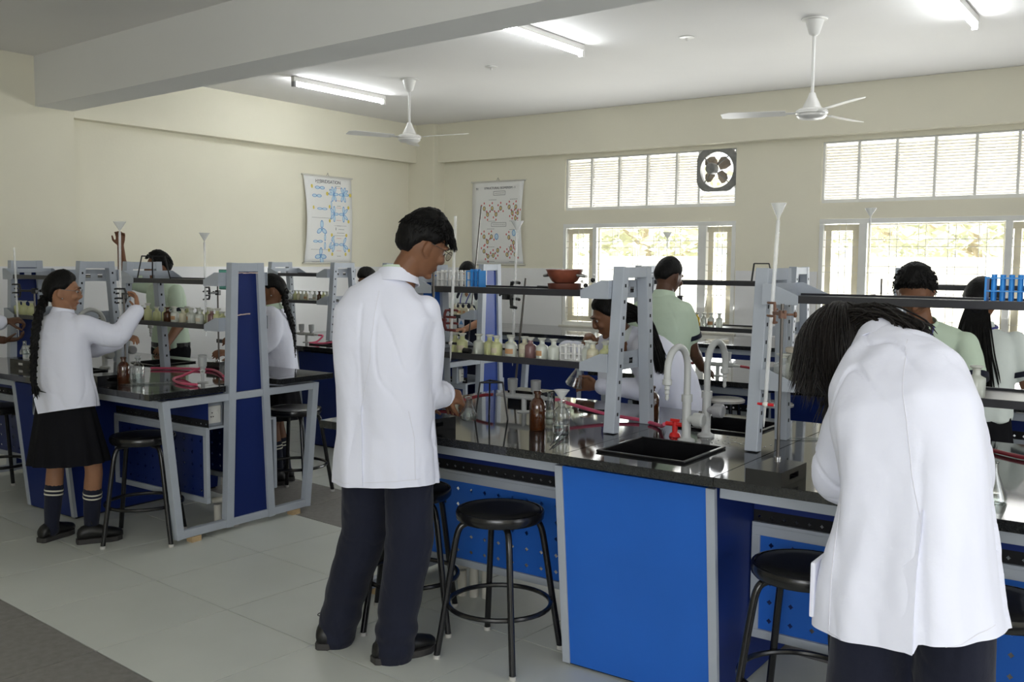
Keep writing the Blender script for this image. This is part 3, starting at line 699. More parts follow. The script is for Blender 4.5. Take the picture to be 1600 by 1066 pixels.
# ------------------------------------------------------------------ taps
tap_m = mat('pale_grey_polymer', (.47, .48, .47), .35); red_m = mat('red_plastic', (.60, .02, .02), .35)
def swan_tap(x, y, sgn, label):
    r = thing('swan_neck_tap', label, 'tap', (x, y, .8505), 0, 'swan neck taps'); R = .088
    MB().lathe([(0, 0), (.034, 0), (.034, .008), (.022, .014), (.0175, .02), (.0175, .16), (0, .16)], 16).build('pillar', tap_m, r, smooth=True)
    MB().lathe([(0, .158), (.0215, .158), (.0215, .186), (0, .186)], 16).build('collar', tap_m, r, smooth=True)
    pts = [(0, 0, .18), (0, 0, .25)]+[(0, sgn*(R-R*math.cos(t)), .292+R*math.sin(t)) for t in [PI*k/14 for k in range(15)]]+[(0, sgn*2*R, .255)]
    MB().tube(pts, .0135, 14).build('swan_neck', tap_m, r, smooth=True)
    MB().lathe([(0, .262), (.018, .262), (.018, .243), (.009, .238), (.011, .226), (.008, .222), (.010, .210), (.006, .204), (.008, .190), (.004, .182), (0, .182)], 14, (0, sgn*2*R, 0)).build('hose_nozzle', tap_m, r, smooth=True)
    RY = Matrix.Rotation(PI/2, 4, 'Y')
    MB().lathe([(0, 0), (.016, 0), (.016, .03), (.026, .032), (.028, .04), (.028, .068), (.022, .074), (0, .074)], 18, (0, 0, .09 if sgn < 0 else .11), RY).build('valve_knob', grey_pl if sgn > 0 else tap_m, r, smooth=True)
swan_tap(-1.617, 3.45, -1, 'pale grey swan-neck tap curving over the near black sink')
swan_tap(-1.600, 3.60, 1, 'pale grey swan-neck tap curving away over the back sink')
swan_tap(-5.70, 3.47, -1, 'swan-neck tap behind the plaited girl\'s shoulder, nearer one'); swan_tap(-5.70, 3.63, 1, 'swan-neck tap behind the plaited girl\'s shoulder, farther one')
r = thing('hose_cock', 'red hose cock at the foot of the near swan-neck tap', 'valve', (-1.70, 3.52, .8505))
MB().lathe([(0, 0), (.024, 0), (.02, .012), (.011, .018), (.011, .06), (0, .06)], 12).build('body', red_m, r, smooth=True); MB().tube([(-.04, .0, .05), (.03, 0, .05)], .009, 10).build('spout', red_m, r, smooth=True); MB().b2(-.02, .02, -.005, .005, .06, .072).build('lever', red_m, r, bevel=.002)
cup_m = mat('grey_tap_handle', (.36, .37, .37), .4)
def gas_tap(x, y, label, rz=0, post=.068, zt=.8505, sc=1):
    r = thing('gas_tap', label, 'tap', (x, y, zt), rz, 'bench gas taps')
    MB().lathe([(0, 0), (.032, 0), (.032, .004), (.012, .007), (.0125, post), (0, post)], 14).build('post', tap_m, r, smooth=True)
    MB().tube([(-.105, 0, post+.004), (.105, 0, post+.004)], .0135, 12).build('cross_bar', tap_m, r, smooth=True)
    for s in (-1, 1):
        MB().lathe([(0, post+.01), (.014, post+.012), (.014, post+.03), (.022, post+.032), (.0245, post+.085), (.021, post+.087), (.018, post+.07), (0, post+.07)], 16, (s*.062, 0, 0)).build('handle', cup_m, r, smooth=True)
        MB().tube([(s*.10, 0, post+.004), (s*.135, 0, post+.004), (s*.15, 0, post+.002)], [.010, .008, .007], 10).build('nozzle', tap_m, r, smooth=True)
gas_tap(-2.545, 3.66, 'gas tap with two grey handles behind the tall amber bottle', .1)
gas_tap(-6.22, 5.66, 'gas tap on the far left bench between the two lab coats'); gas_tap(-2.43, 5.62, 'gas tap on the far right bench behind the taps'); gas_tap(-4.60, 3.40, 'gas tap with pink hose beside the near left blue end column', 2.5)
# ------------------------------------------------------------------ hoses
pink = mat('pink_rubber_hose', (.60, .09, .17), .45, nscale=30, namt=.1); maroon = mat('dark_red_rubber_hose', (.30, .035, .05), .45)
def hose(pts, label, m, rad=.008):
    o = MB().tube(bez(pts, 8), rad, 10).build('rubber_hose', m, None, smooth=True); tag(o, label, 'hose')
Zt = .8505
hose([(-2.385, 3.68, .922), (-2.36, 3.69, .918), (-2.28, 3.70, .90), (-2.12, 3.72, .872), (-1.98, 3.74, Zt+.011), (-1.86, 3.68, Zt+.009), (-1.80, 3.60, Zt+.02), (-1.75, 3.525, .895)], 'pink rubber hose from the gas tap to the red hose cock', pink)
hose([(-2.705, 3.63, .922), (-2.76, 3.62, .915), (-2.84, 3.58, .89), (-2.90, 3.50, Zt+.012), (-2.93, 3.36, Zt+.009)], 'dark red hose from the gas tap towards the standing boy', maroon)
hose([(-2.40, 3.92, Zt+.008), (-2.30, 3.88, Zt+.0075), (-2.20, 3.90, Zt+.007)], 'short black hose end lying behind the clear bottles', black_m, .006)
hose([(-4.725, 3.492, .922), (-4.80, 3.50, .90), (-4.88, 3.46, Zt+.012), (-4.83, 3.37, Zt+.009), (-4.70, 3.29, Zt+.009), (-4.56, 3.26, Zt+.009), (-4.49, 3.28, Zt+.009)], 'pink hose looping on the near left bench by the end column', pink)
hose([(-4.70, 3.62, Zt+.009), (-4.95, 3.76, Zt+.009), (-5.1, 3.78, Zt+.009), (-5.32, 3.66, Zt+.009), (-5.40, 3.60, Zt+.009)], 'pink hose running straight back along the near left bench', pink)
hose([(-6.07, 5.66, .92), (-6.02, 5.66, .915), (-6.03, 5.60, .87), (-6.06, 5.55, Zt+.009), (-5.95, 5.60, Zt+.010), (-5.85, 5.72, .88)], 'pink hose hanging from the far left gas tap', pink)
hose([(-2.28, 5.62, .92), (-2.22, 5.62, .915), (-2.10, 5.60, .90), (-1.98, 5.58, .87), (-1.9, 5.6, Zt+.012)], 'dark red hose to the right of the far right gas tap', maroon)
hose([(-2.58, 5.62, .92), (-2.64, 5.62, .915), (-2.70, 5.58, .89), (-2.70, 5.50, Zt+.009)], 'dark red hose to the left of the far right gas tap', maroon)
hose([(-.70, 4.00, Zt+.009), (-.60, 3.95, Zt+.009), (-.50, 3.88, Zt+.009), (-.36, 3.82, Zt+.009), (-.24, 3.80, Zt+.009)], 'dark red hose at the right edge beyond the conical flask', maroon)
# ------------------------------------------------------------------ bottles
milk = mat('milky_plastic', (.70, .73, .66), .28, coat=.2, trans=.25, nscale=25, namt=.04); milk_y = mat('milky_yellow', (.66, .68, .36), .28, trans=.2); cream_b = mat('cream_bottle', (.70, .66, .48), .3, trans=.15)
purple_b = mat('brown_purple_bottle', (.20, .11, .11), .25); yellow_b = mat('yellow_bottle', (.75, .52, .05), .25); clear_b = frosted('pale_clear_bottle', (.72, .75, .72), .28)
brown_b = mat('small_brown_bottle', (.07, .03, .015), .15); amber = mat('amber_glass', (.055, .016, .004), .06, spec=.7, coat=.6); lab_o = mat('orange_label', (.52, .30, .15), .7); lab_w = mat('paper_label', (.62, .55, .42), .7)
stop_m = mat('milky_stopper', (.72, .73, .66), .3, trans=.2)
cgl = clear_glass('clear_glass_ware', (.90, .92, .915), .13); clear_g = clear_glass('clear_glassware_sheen', (.93, .95, .94), .16); gl_liq = clear_glass('clear_liquid', (.80, .84, .83), .10)
PROTO = {}
def bottle(x, y, z, m, label, group, R=.026, H=.092, lab=None, stop=True):
    key = (m.name, round(R, 4), round(H, 4), lab.name if lab else None, stop)
    if key in PROTO: return dup(PROTO[key], (x, y, z), random.uniform(-.5, .5), label, group)
    r = thing('reagent_bottle', label, 'bottle', (x, y, z), 0, group); h = H*.66
    MB().lathe([(0, 0), (R*.94, 0), (R, .003), (R, h*.86), (R*.9, h*.95), (R*.5, h*1.04), (R*.42, h*1.1), (R*.42, H*.86), (0, H*.86)], 18).build('body', m, r, smooth=True)
    if stop: MB().lathe([(0, H*.85), (R*.40, H*.85), (R*.5, H*.93), (R*.70, H*.955), (R*.72, H), (0, H)], 16).build('stopper', stop_m if m not in (brown_b,) else brown_b, r, smooth=True)
    if lab:
        n = 9; vs = []
        for k in range(n):
            a = -PI/2-.95+1.9*k/(n-1)
            for zz in (h*.25, h*.62): vs.append(((R+.0006)*math.cos(a), (R+.0006)*math.sin(a), zz))
        MB().add(vs, [(2*k, 2*k+2, 2*k+3, 2*k+1) for k in range(n-1)]).build('label', lab, r, smooth=True)
    PROTO[key] = r; return r
zs = 1.1278; gA = 'reagent bottles on the near right rack'
for k, (x, y, m, lb, txt) in enumerate(((-2.829, 3.50, milk_y, None, 'pale yellow bottle at the left end of the near right rack'), (-2.772, 3.48, milk_y, lab_w, 'pale yellow labelled bottle, second on the near right rack'),
      (-2.690, 3.50, milk, None, 'milky bottle with a black stopper lying before it'), (-2.628, 3.50, milk_y, None, 'greenish yellow bottle left of a taller yellow one'),
      (-2.566, 3.47, milk_y, lab_w, 'yellow bottle with a faint label in front of a taller bottle'), (-2.545, 3.55, milk_y, None, 'yellow bottle partly behind the labelled yellow bottle'),
      (-2.494, 3.48, milk, lab_o, 'milky bottle with an orange label, left of the purple one'), (-2.447, 3.52, cream_b, lab_w, 'cream bottle between the orange-labelled and purple bottles'),
      (-2.394, 3.49, purple_b, None, 'dull purple bottle with a grey stopper on the rack'), (-2.333, 3.49, milk, lab_o, 'milky bottle with an orange label, right of the purple one'),
      (-2.272, 3.49, milk, None, 'plain milky bottle just left of the white tube rack'))):
    bottle(x, y, zs, m, txt, gA, lab=lb)
for x, y, m, lb, txt in ((-2.105, 3.50, milk, None, 'milky bottle just right of the white tube rack'), (-2.062, 3.47, cream_b, lab_w, 'cream labelled bottle left of the grey column'), (-2.045, 3.56, milk, None, 'milky bottle behind the cream one by the column'), (-2.012, 3.49, milk_y, None, 'yellowish bottle touching the grey column')):
    bottle(x, y, zs, m, txt, gA, lab=lb)
o = tag(MB().tube([(-2.735, 3.448, zs+.015), (-2.695, 3.444, zs+.015)], [.015, .011], 12).build('rubber_stopper', black_m, None, smooth=True), 'black rubber stopper lying in front of the milky bottle', 'stopper')
zs = 1.1757; gB = 'reagent bottles on the near left rack'
xs = (-5.371, -5.319, -5.272, -5.206, -5.143, -5.075, -5.010, -4.958, -4.905, -4.856, -4.808, -4.758, -4.712, -4.66, -4.60, -4.55)
ds = ((milk, None, .09, 'white jar at the left end by the girl\'s sleeve'), (brown_b, None, .075, 'small dark bottle beside the white jar'), (milk_y, None, .105, 'tall yellow bottle left of the pale yellow row'), (milk_y, None, .085, 'first pale yellow bottle right of the tall yellow one'),
      (milk_y, None, .086, 'second pale yellow bottle right of the tall yellow one'), (brown_b, None, .088, 'dark bottle between pale yellow bottles'), (milk, lab_o, .09, 'orange-labelled bottle, left one of two'), (cream_b, None, .084, 'cream bottle between the two orange-labelled ones'),
      (milk, lab_o, .09, 'orange-labelled bottle, right one of two'), (milk, None, .088, 'milky bottle right of the orange labels'), (milk_y, None, .08, 'short pale yellow bottle in front of the burette'), (milk, lab_w, .085, 'milky bottle with a paper label'),
      (cream_b, None, .083, 'cream bottle left of the purple one'), (purple_b, None, .092, 'tall purple-brown bottle'), (milk_y, lab_w, .095, 'large yellow bottle near the end column'), (milk_y, None, .08, 'pale yellow bottle touching the blue end column'))
for x, (m, lb, H, txt) in zip(xs, ds): bottle(x, 3.52+random.uniform(-.02, .03), zs, m, txt+', near left rack', gB, lab=lb, H=H, R=.024)
for k, (x, m, H) in enumerate(((-5.18, milk, .085), (-5.04, milk_y, .09), (-4.93, milk, .085), (-4.83, milk_y, .09), (-4.735, milk, .088), (-4.63, cream_b, .085))):
    bottle(x, 3.62, 1.1757, m, '%s bottle from the left in the back row of the near left rack' % ('first', 'second', 'third', 'fourth', 'fifth', 'last')[k], gB, H=H, R=.0235)
zs = 1.1907; gC = 'reagent bottles on the far left rack'
nm = ('clear bottle at the left end', 'yellowish bottle second from the left', 'cream bottle third from the left', 'pale bottle fourth from the left', 'orange-labelled cream bottle', 'clear bottle in the middle', 'labelled pale bottle before the dark one', 'dark brown bottle', 'yellowish bottle right of the dark one', 'milky bottle second from the right end', 'pale bottle touching the bracket')
for x, m, lb, t_ in zip((-6.812, -6.738, -6.690, -6.640, -6.592, -6.540, -6.477, -6.42, -6.366, -6.322, -6.278), (clear_b, milk_y, cream_b, milk, cream_b, clear_b, milk, brown_b, milk_y, milk, clear_b), (None, None, None, None, lab_o, None, lab_w, None, None, None, None), nm):
    bottle(x, 6.0, zs, m, t_+' on the far left rack', gC, lab=lb, R=.022, H=.088)
for x, t_ in zip((-4.84, -4.786, -4.731, -4.668), ('leftmost', 'second', 'third', 'rightmost')): bottle(x, 5.98, 1.1278, cream_b, '%s of the four cream bottles in front of the masked-by-rack student' % t_ if False else '%s of four cream bottles on the rack before the dark-vested student' % t_, 'cream bottles on the far left rack', lab=lab_o if t_ != 'leftmost' else None, R=.024, H=.09)
for x, m, lb, t_ in zip((-2.752, -2.703, -2.650, -2.591), (yellow_b, milk, milk, milk), (None, None, lab_o, None), ('bright yellow bottle by the man in green\'s elbow', 'milky bottle right of the bright yellow one', 'milky bottle with an orange label by the left window', 'milky bottle at the right end, by the left window')):
    bottle(x, 6.0, 1.1278, m, t_, 'bottles on the far right rack', lab=lb, R=.022, H=.095)
for x, t_ in zip((-6.82, -6.742, -6.64), ('leftmost', 'middle', 'rightmost')): bottle(x, 3.5, 1.1525, milk_y, '%s of three pale bottles behind the plaited girl' % t_, 'pale bottles at the left edge', R=.03, H=.10)
zs = 1.1125
for x, y, m, R, H, t_ in ((-1.252, 3.50, clear_b, .036, .105, 'clear jar against the slanting grey column'), (-1.03, 3.49, clear_b, .028, .085, 'clear bottle half behind the hanging dark hair'), (-.59, 3.50, milk, .030, .105, 'milky bottle at the right of the bending student\'s shoulder')):
    bottle(x, y, zs, m, t_, 'bottles on the rack by the bending student', R=R, H=H)
r = thing('reagent_bottle', 'greenish bottle with a pale blue collar under its stopper', 'bottle', (-1.165, 3.48, zs), 0, 'bottles on the rack by the bending student')
MB().lathe([(0, 0), (.033, 0), (.034, .004), (.034, .058), (.028, .066), (.015, .072), (.015, .095), (0, .095)], 18).build('body', mat('greenish_bottle', (.62, .66, .42), .28, trans=.2), r, smooth=True)
MB().lathe([(.0155, .070), (.019, .072), (.019, .094), (.0155, .095)], 16).build('blue_collar', mat('pale_blue_collar', (.25, .55, .68), .4), r, smooth=True); MB().lathe([(0, .094), (.014, .095), (.016, .110), (.024, .113), (.024, .119), (0, .119)], 16).build('stopper', stop_m, r, smooth=True)
r = thing('glass_jar', 'wide clouded glass jar with a rusty rim on the rack', 'jar', (-1.215, 3.56, zs))
MB().lathe([(0, 0), (.046, 0), (.047, .004), (.047, .10), (.041, .112), (.041, .118), (0, .118)], 22).build('body', frosted('clouded_jar', (.62, .62, .52), .55), r, smooth=True); MB().lathe([(.0475, .108), (.049, .110), (.049, .124), (.044, .126), (0, .126)], 22).build('rim', mat('stained_rim', (.62, .56, .46), .5, nscale=20, namt=.2), r, smooth=True)
# larger bottles on the bench tops
def winchester(x, y, z, m, label, R=.0345, H=.165, sq=False):
    r = thing('glass_bottle', label, 'bottle', (x, y, z))
    MB().lathe([(0, 0), (R*.93, 0), (R, .004), (R, H*.62), (R*.92, H*.70), (R*.6, H*.79), (R*.38, H*.83), (R*.36, H*.93), (0, H*.93)], 24).build('body', m, r, smooth=True)
    MB().lathe([(R*.36, H*.92), (R*.48, H*.925), (R*.50, H*.985), (R*.40, H), (0, H)], 18).build('lip', m, r, smooth=True); return r
winchester(-2.225, 3.30, Zt, amber, 'tall amber bottle in front of the gas tap, near right bench')
winchester(-1.98, 3.86, Zt, amber, 'amber bottle seen between the legs of the grey column', H=.15, R=.032)
winchester(-4.885, 3.085, Zt, amber, 'dark amber bottle beside the plaited girl', H=.155)
r = winchester(-2.10, 3.29, Zt, cgl, 'clear bottle with a funnel in its neck', H=.135, R=.035)
MB().lathe([(0, .003), (.031, .004), (.0315, .035), (0, .036)], 20).build('liquid', gl_liq, r, smooth=True)
r = winchester(-4.87, 3.165, Zt, cgl, 'clear stoppered bottle right of the dark amber bottle', H=.14, R=.034); MB().lathe([(0, .13), (.010, .13), (.018, .145), (.015, .156), (0, .158)], 12).build('stopper', cgl, r, smooth=True); MB().lathe([(0, .003), (.030, .004), (.030, .055), (0, .056)], 20).build('liquid', gl_liq, r, smooth=True)
def funnel(x, y, z, label, R=.030, cone=.036, stem=.055, m=None):
    r = thing('funnel', label, 'funnel', (x, y, z), 0, None); fm = m or frosted('milky_funnel', (.80, .81, .79), .5)
    MB().lathe([(.0035, 0), (.0045, stem), (R, stem+cone), (R+.001, stem+cone+.003), (R-.0015, stem+cone+.003), (.0032, stem+.001), (.0022, 0)], 20).build('cone', fm, r, smooth=True)
    MB().lathe([(R, stem+cone+.001), (R+.0025, stem+cone+.001), (R+.0025, stem+cone+.0045), (R, stem+cone+.0045)], 20).build('rim', fm, r, smooth=True)
funnel(-2.10, 3.29, Zt+.085, 'white funnel standing in the clear bottle')
def conical(x, y, z, label, R=.042, H=.12, M=None, liq=True):
    r = thing('conical_flask', label, 'flask', (x, y, z))
    if M is not None: r.rotation_euler = M
    MB().lathe([(0, 0), (R*.92, 0), (R, .006), (R*.93, .02), (R*.36, H*.72), (R*.33, H*.96), (R*.42, H), (R*.36, H), (R*.29, H*.95), (R*.31, H*.72)], 24).build('body', cgl, r, smooth=True)
    MB().lathe([(R*.33, H*.97), (R*.43, H*.985), (R*.43, H), (R*.34, H+.001)], 20).build('lip', cgl, r, smooth=True)
    if liq: MB().lathe([(0, .002), (R*.88, .003), (R*.93, .007), (R*.8, .030), (0, .030)], 22).build('liquid', gl_liq, r, smooth=True)
conical(-.47, 3.13, Zt, 'conical flask on the bench at the right edge'); conical(-2.36, 3.60, Zt, 'conical flask behind the clear bottle with the funnel', R=.034, H=.115)
conical(-2.345, 2.985, .93, 'small conical flask in the standing boy\'s hand', R=.034, H=.09, M=(.25, .2, 0))
conical(-2.655, 4.28, .905, 'conical flask tilted in the bending student\'s hand', R=.05, H=.15, M=(0, .38, 0))
conical(-6.02, 3.12, .945, 'small flask in the dark hands at the left edge', R=.03, H=.085)
# pipettes and glass rods
def rod(p, q, rad, label, m=None, tip=True):
    p, q = V(p), V(q); r = MB().tube([p, p+(q-p)*.12, p+(q-p)*.2, q], [rad*.35, rad*.5, rad, rad], 8).build('pipette', m or cgl, None, smooth=True); tag(r, label, 'pipette')
rod((-1.965, 2.995, Zt+.006), (-2.115, 3.36, .875), .0055, 'glass pipette leaning on the clear bottle with the funnel'); rod((-4.86, 3.045, Zt+.005), (-4.66, 3.30, Zt+.005), .005, 'glass pipette in front of the amber bottle, near left bench'); rod((-4.80, 3.04, Zt+.005), (-4.74, 3.30, Zt+.005), .005, 'glass rod crossing the pipette on the near left bench')
rod((-1.31, 3.74, Zt+.005), (-1.10, 3.90, Zt+.005), .005, 'glass rod lying behind the burette stand, right bench')
# ------------------------------------------------------------------ stands, clamps, burettes
stand_m = mat('black_folded_plate', (.014, .014, .015), .18, spec=.6); gl_bur = frosted('whitened_burette_glass', (.93, .94, .93), .38, .05); red_p = mat('red_stopcock', (.65, .02, .03), .35)  # burette glass whitened: light caught in the tube put into its colour
def stand(x, y, rz, label, h, rodxy=(0, .075), bx=.12, by=.21, hz=.05, lean=(0, 0), rad=.0055):
    r = thing('retort_stand', label, 'stand', (x, y, Zt), rz, 'retort stands'); m = MB(); t = .004
    m.b2(-bx/2, bx/2, -by/2, by/2, hz-t, hz)
    for s in (-1, 1):
        a, b = (s*bx/2, s*(bx/2-t))
        for y0, y1, z0, z1 in ((-by/2, by/2, 0, .016), (-by/2, by/2, hz-.016, hz-t), (-by/2, -by*.18, .016, hz-.016), (by*.18, by/2, .016, hz-.016)): m.b2(min(a, b), max(a, b), y0, y1, z0, z1)
    for s in (-1, 1): m.b2(-bx/2+t, bx/2-t, s*by/2-(t if s > 0 else 0), s*by/2+(0 if s > 0 else t), 0, hz-t)
    m.build('base', stand_m, r)
    MB().tube([(rodxy[0], rodxy[1], hz), (rodxy[0]+lean[0], rodxy[1]+lean[1], h)], rad, 10).build('rod', dark_rod, r, smooth=True)
    MB().lathe([(0, hz), (.012, hz), (.012, hz+.008), (0, hz+.008)], 12, (rodxy[0], rodxy[1], 0)).build('nut', bright_steel, r, smooth=True)
def burette(x, y, zt, zb, label, plug, dx=0, dy=0):
    """graduated tube with a stopcock: zt top of tube, zb tip; dx, dy how far the top leans off the foot"""
    r = thing('burette', label, 'burette', (x, y, zb), 0, 'burettes'); L = zt-zb
    P_ = lambda z: (dx*z/L, dy*z/L, z)
    MB().tube([P_(.085), P_(.095), P_(L*.8), P_(L)], [.004, .0068, .0068, .0068], 12).build('tube', gl_bur, r, smooth=True)
    MB().tube([P_(0), P_(.03), P_(.075)], [.0015, .004, .0045], 8).build('tip', gl_bur, r, smooth=True)
    MB().ball(P_(.08), (.011, .011, .010), 12, 8).build('stopcock', white_pl, r, smooth=True)
    MB().tube([(P_(.08)[0]-.028, P_(.08)[1], .08), (P_(.08)[0]+.028, P_(.08)[1], .08)], [.0045, .0055], 8).build('stopcock_plug', plug, r, smooth=True)
def clamp(x, y, z, bx, by, label, m=None, n=4, scl=1.0):
    """boss on the rod at x,y; arm to the burette at bx,by; a comb of stubby fingers round it"""
    m = m or black_m; r = thing('burette_clamp', label, 'clamp', (x, y, z), math.atan2(by-y, bx-x), 'burette clamps'); L = math.hypot(bx-x, by-y)
    q = MB().box((0, 0, 0), (.034*scl, .028*scl, .036*scl)); q.box((-.022*scl, 0, .012*scl), (.02, .008, .008)); q.build('boss', m, r, bevel=.004)
    MB().lathe([(0, 0), (.004, 0), (.004, .022), (.010, .024), (.010, .03), (0, .03)], 10, (-.01, -.012, 0), RX).build('thumb_screw', m, r, smooth=True)
    MB().beam((.01, 0, 0), (L-.026, 0, 0), .018*scl, .014*scl).build('arm', m, r, bevel=.003)
    p = MB(); p.tube(bez([(L-.026, 0, -.045*scl), (L-.034, 0, -.02*scl), (L-.034, 0, .02*scl), (L-.026, 0, .045*scl)], 4), .0065*scl, 8); p.build('spine', m, r, smooth=True)
    for k in range(n):
        z0 = (-.042+.084*k/(n-1))*scl; s = 1 if k % 2 else -1
        MB().tube(bez([(L-.028, 0, z0), (L-.012, s*.0135, z0), (L+.014*scl, s*.0125, z0), (L+.024*scl, s*.008, z0-.002)], 3), .0052*scl, 8).build('finger', m, r, smooth=True)
red_tip = mat('dark_red_sleeve', (.12, .02, .02), .5)
def top_funnel(x, y, z, label, R=.030): funnel(x, y, z-.05, label, R, .045, .06)
# right of the sink: stand with the burette in front of the slanting column
stand(-1.085, 3.0, -.04, 'black retort stand right of the sink holding a tall burette', .57, (-.035, .095))
burette(-1.207, 3.20, 1.70, .985, 'tall burette with a red stopcock right of the sink', red_p, dx=.022, dy=.02)
clamp(-1.118, 3.105, 1.385, -1.193, 3.21, 'clamp with brown fingers on the stand right of the sink', mat('brown_clamp', (.16, .08, .05), .5), 4, .8); top_funnel(-1.185, 3.22, 1.70, 'white funnel on top of the burette right of the sink', .024)
# the standing boy's stand
stand(-2.60, 3.03, -.2, 'black retort stand in front of the standing boy', .66, (-.085, .10))
burette(-2.615, 3.20, 1.745, 1.12, 'burette just right of the standing boy\'s face', black_m, dx=.027, dy=0)
clamp(-2.675, 3.185, 1.30, -2.608, 3.20, 'clamp with dark red fingers beside the boy\'s sleeve', red_tip, 4, 1.0)
# far side of the near right bench
stand(-2.75, 4.02, 1.62, 'retort stand on the far side of the near right bench', .62, (.0, .10), lean=(0, -.06))
burette(-2.845, 3.985, 1.70, 1.02, 'burette with a funnel left of the brown bowl', black_m, dx=.02); top_funnel(-2.822, 3.985, 1.70, 'white funnel on the burette left of the brown bowl')
clamp(-2.905, 4.02, 1.385, -2.836, 3.985, 'black four-fingered clamp left of the brown bowl', black_m, 4, 1.5)
r = thing('iron_rod', 'long dark rod leaning before the structural chart', 'rod', (0, 0, 0)); MB().tube([(-4.725, 6.0, Zt), (-4.595, 6.0, 1.99)], .0055, 8).build('rod', dark_rod, r, smooth=True); MB().lathe([(0, 0), (.02, 0), (.02, .006), (.006, .01), (0, .012)], 10, (-4.725, 6.0, Zt)).build('foot', black_m, r, smooth=True)
# near left bench
stand(-5.12, 3.93, .3, 'retort stand behind the small bottles of the near left rack', .60, (-.02, .0), bx=.10, by=.19)
burette(-5.10, 3.80, 1.66, 1.07, 'burette before the wall between the two left students', black_m); top_funnel(-5.10, 3.80, 1.66, 'white funnel on the burette before the left wall'); clamp(-5.145, 3.93, 1.34, -5.103, 3.81, 'black clamp on the stand behind the near left rack', black_m, 4, .9)
stand(-5.0, 3.06, -.1, 'retort stand behind the plaited girl\'s raised hand', .50, (.09, .06), bx=.12, by=.18)
burette(-4.925, 3.10, 1.70, 1.14, 'burette held by the plaited girl', black_m, dx=.012); top_funnel(-4.912, 3.10, 1.70, 'white funnel on the plaited girl\'s burette', .032); clamp(-4.908, 3.12, 1.345, -4.93, 3.10, 'black clamp beside the plaited girl\'s hand', black_m, 4, .95)
# left edge
stand(-6.25, 3.30, .1, 'retort stand at the left edge on the near left bench', .48, (-.05, .05)); burette(-6.44, 3.30, 1.62, 1.0, 'burette at the left edge before the blue column', black_m, dx=-.02); clamp(-6.30, 3.345, 1.335, -6.452, 3.30, 'black clamp at the left edge before the blue column', black_m, 4, 1)
# by the windows
burette(-1.59, 5.92, 1.83, 1.14, 'burette before the right window', black_m, dx=-.025); top_funnel(-1.615, 5.92, 1.83, 'white funnel before the right window', .032); stand(-1.56, 5.98, 0, 'retort stand under the right window, far right bench', .62, (.0, .03)); clamp(-1.56, 6.01, 1.33, -1.592, 5.93, 'clamp on the stand before the right window')
burette(-3.15, 6.35, 1.72, 1.12, 'burette before the left window', black_m, dx=-.01); top_funnel(-3.16, 6.35, 1.72, 'white funnel before the left window', .034); stand(-3.06, 6.40, 0, 'retort stand under the left window, far right bench', .60, (-.03, .03)); clamp(-3.09, 6.43, 1.30, -3.15, 6.36, 'clamp on the stand before the left window')
# ------------------------------------------------------------------ racks for test tubes
tt_w = mat('white_rack_plastic', (.78, .78, .76), .35); tt_b = mat('blue_rack_plastic', (.03, .27, .72), .3); tt_glass = clear_glass('test_tube_glass', (.88, .91, .92), .14)
def tube_rack(x, y, z, rz, n, label, m, tubes=None, H=.075, pitch=.022, D=.05):
    L = n*pitch+.02; r = thing('test_tube_rack', label, 'rack', (x, y, z), rz, 'test tube racks')
    for zz in (H-.004, H*.45): 
        q = MB(); q.b2(-L/2, L/2, -D/2, -D/2+.008, zz-.002, zz+.002); q.b2(-L/2, L/2, D/2-.008, D/2, zz-.002, zz+.002); q.b2(-L/2, L/2, -.006, .006, zz-.002, zz+.002)
        for k in range(n+1): xx = -L/2+.01+k*pitch; q.b2(xx-.003, xx+.003, -D/2+.008, D/2-.008, zz-.002, zz+.002)
        q.build('tier', m, r)
    MB().b2(-L/2, L/2, -D/2, D/2, 0, .004).build('foot_plate', m, r)
    for s in (-1, 1): MB().b2(s*L/2-.003, s*L/2+.003, -D/2, D/2, .004, H).build('end_plate', m, r)
    for k in range(n):
        for s in (-1, 1):
            if m is tt_b or (k+s) % 3: MB().tube([(-L/2+.021+k*pitch, s*.0125, .006), (-L/2+.021+k*pitch, s*.0125, H*1.08)], .0072, 8).build('test_tube', tubes or tt_glass, r, smooth=True)
ZR = 1.4305
tube_rack(-2.87, 3.55, ZR, .02, 7, 'white test tube rack beside the boy\'s glasses', tt_w, tt_w, pitch=.0235); tube_rack(-2.748, 3.55, ZR, .02, 2, 'small blue tube rack at the end of the white one', tt_b, tt_b, H=.08, pitch=.026)
tube_rack(-2.186, 3.52, 1.1275, .04, 4, 'white tube rack between bottles on the near right rack', tt_w, tt_w, H=.068, pitch=.022); tube_rack(-.47, 3.50, ZR, .02, 7, 'bright blue test tube rack at the right edge', tt_b, tt_b, H=.085, pitch=.026, D=.06)
tube_rack(-6.12, 3.22, Zt+.05, .05, 5, 'white tube rack under the hands at the left edge', tt_w, tt_glass, H=.085); tube_rack(-4.66, 5.74, Zt, .2, 4, 'blue tube rack on the far left bench by its end column', tt_b, tt_b, H=.10, pitch=.028)
r = thing('black_tray', 'black open tray under the white rack at the left edge', 'tray', (-6.14, 3.21, Zt)); q = MB(); q.b2(-.13, .13, -.06, .06, .044, .05); q.b2(-.13, .13, -.06, -.056, 0, .044); q.b2(-.13, .13, .056, .06, 0, .044); q.build('folded_plate', stand_m, r); MB().b2(-.02, .03, -.0615, -.0605, .015, .03).build('mark', white_pl, r)
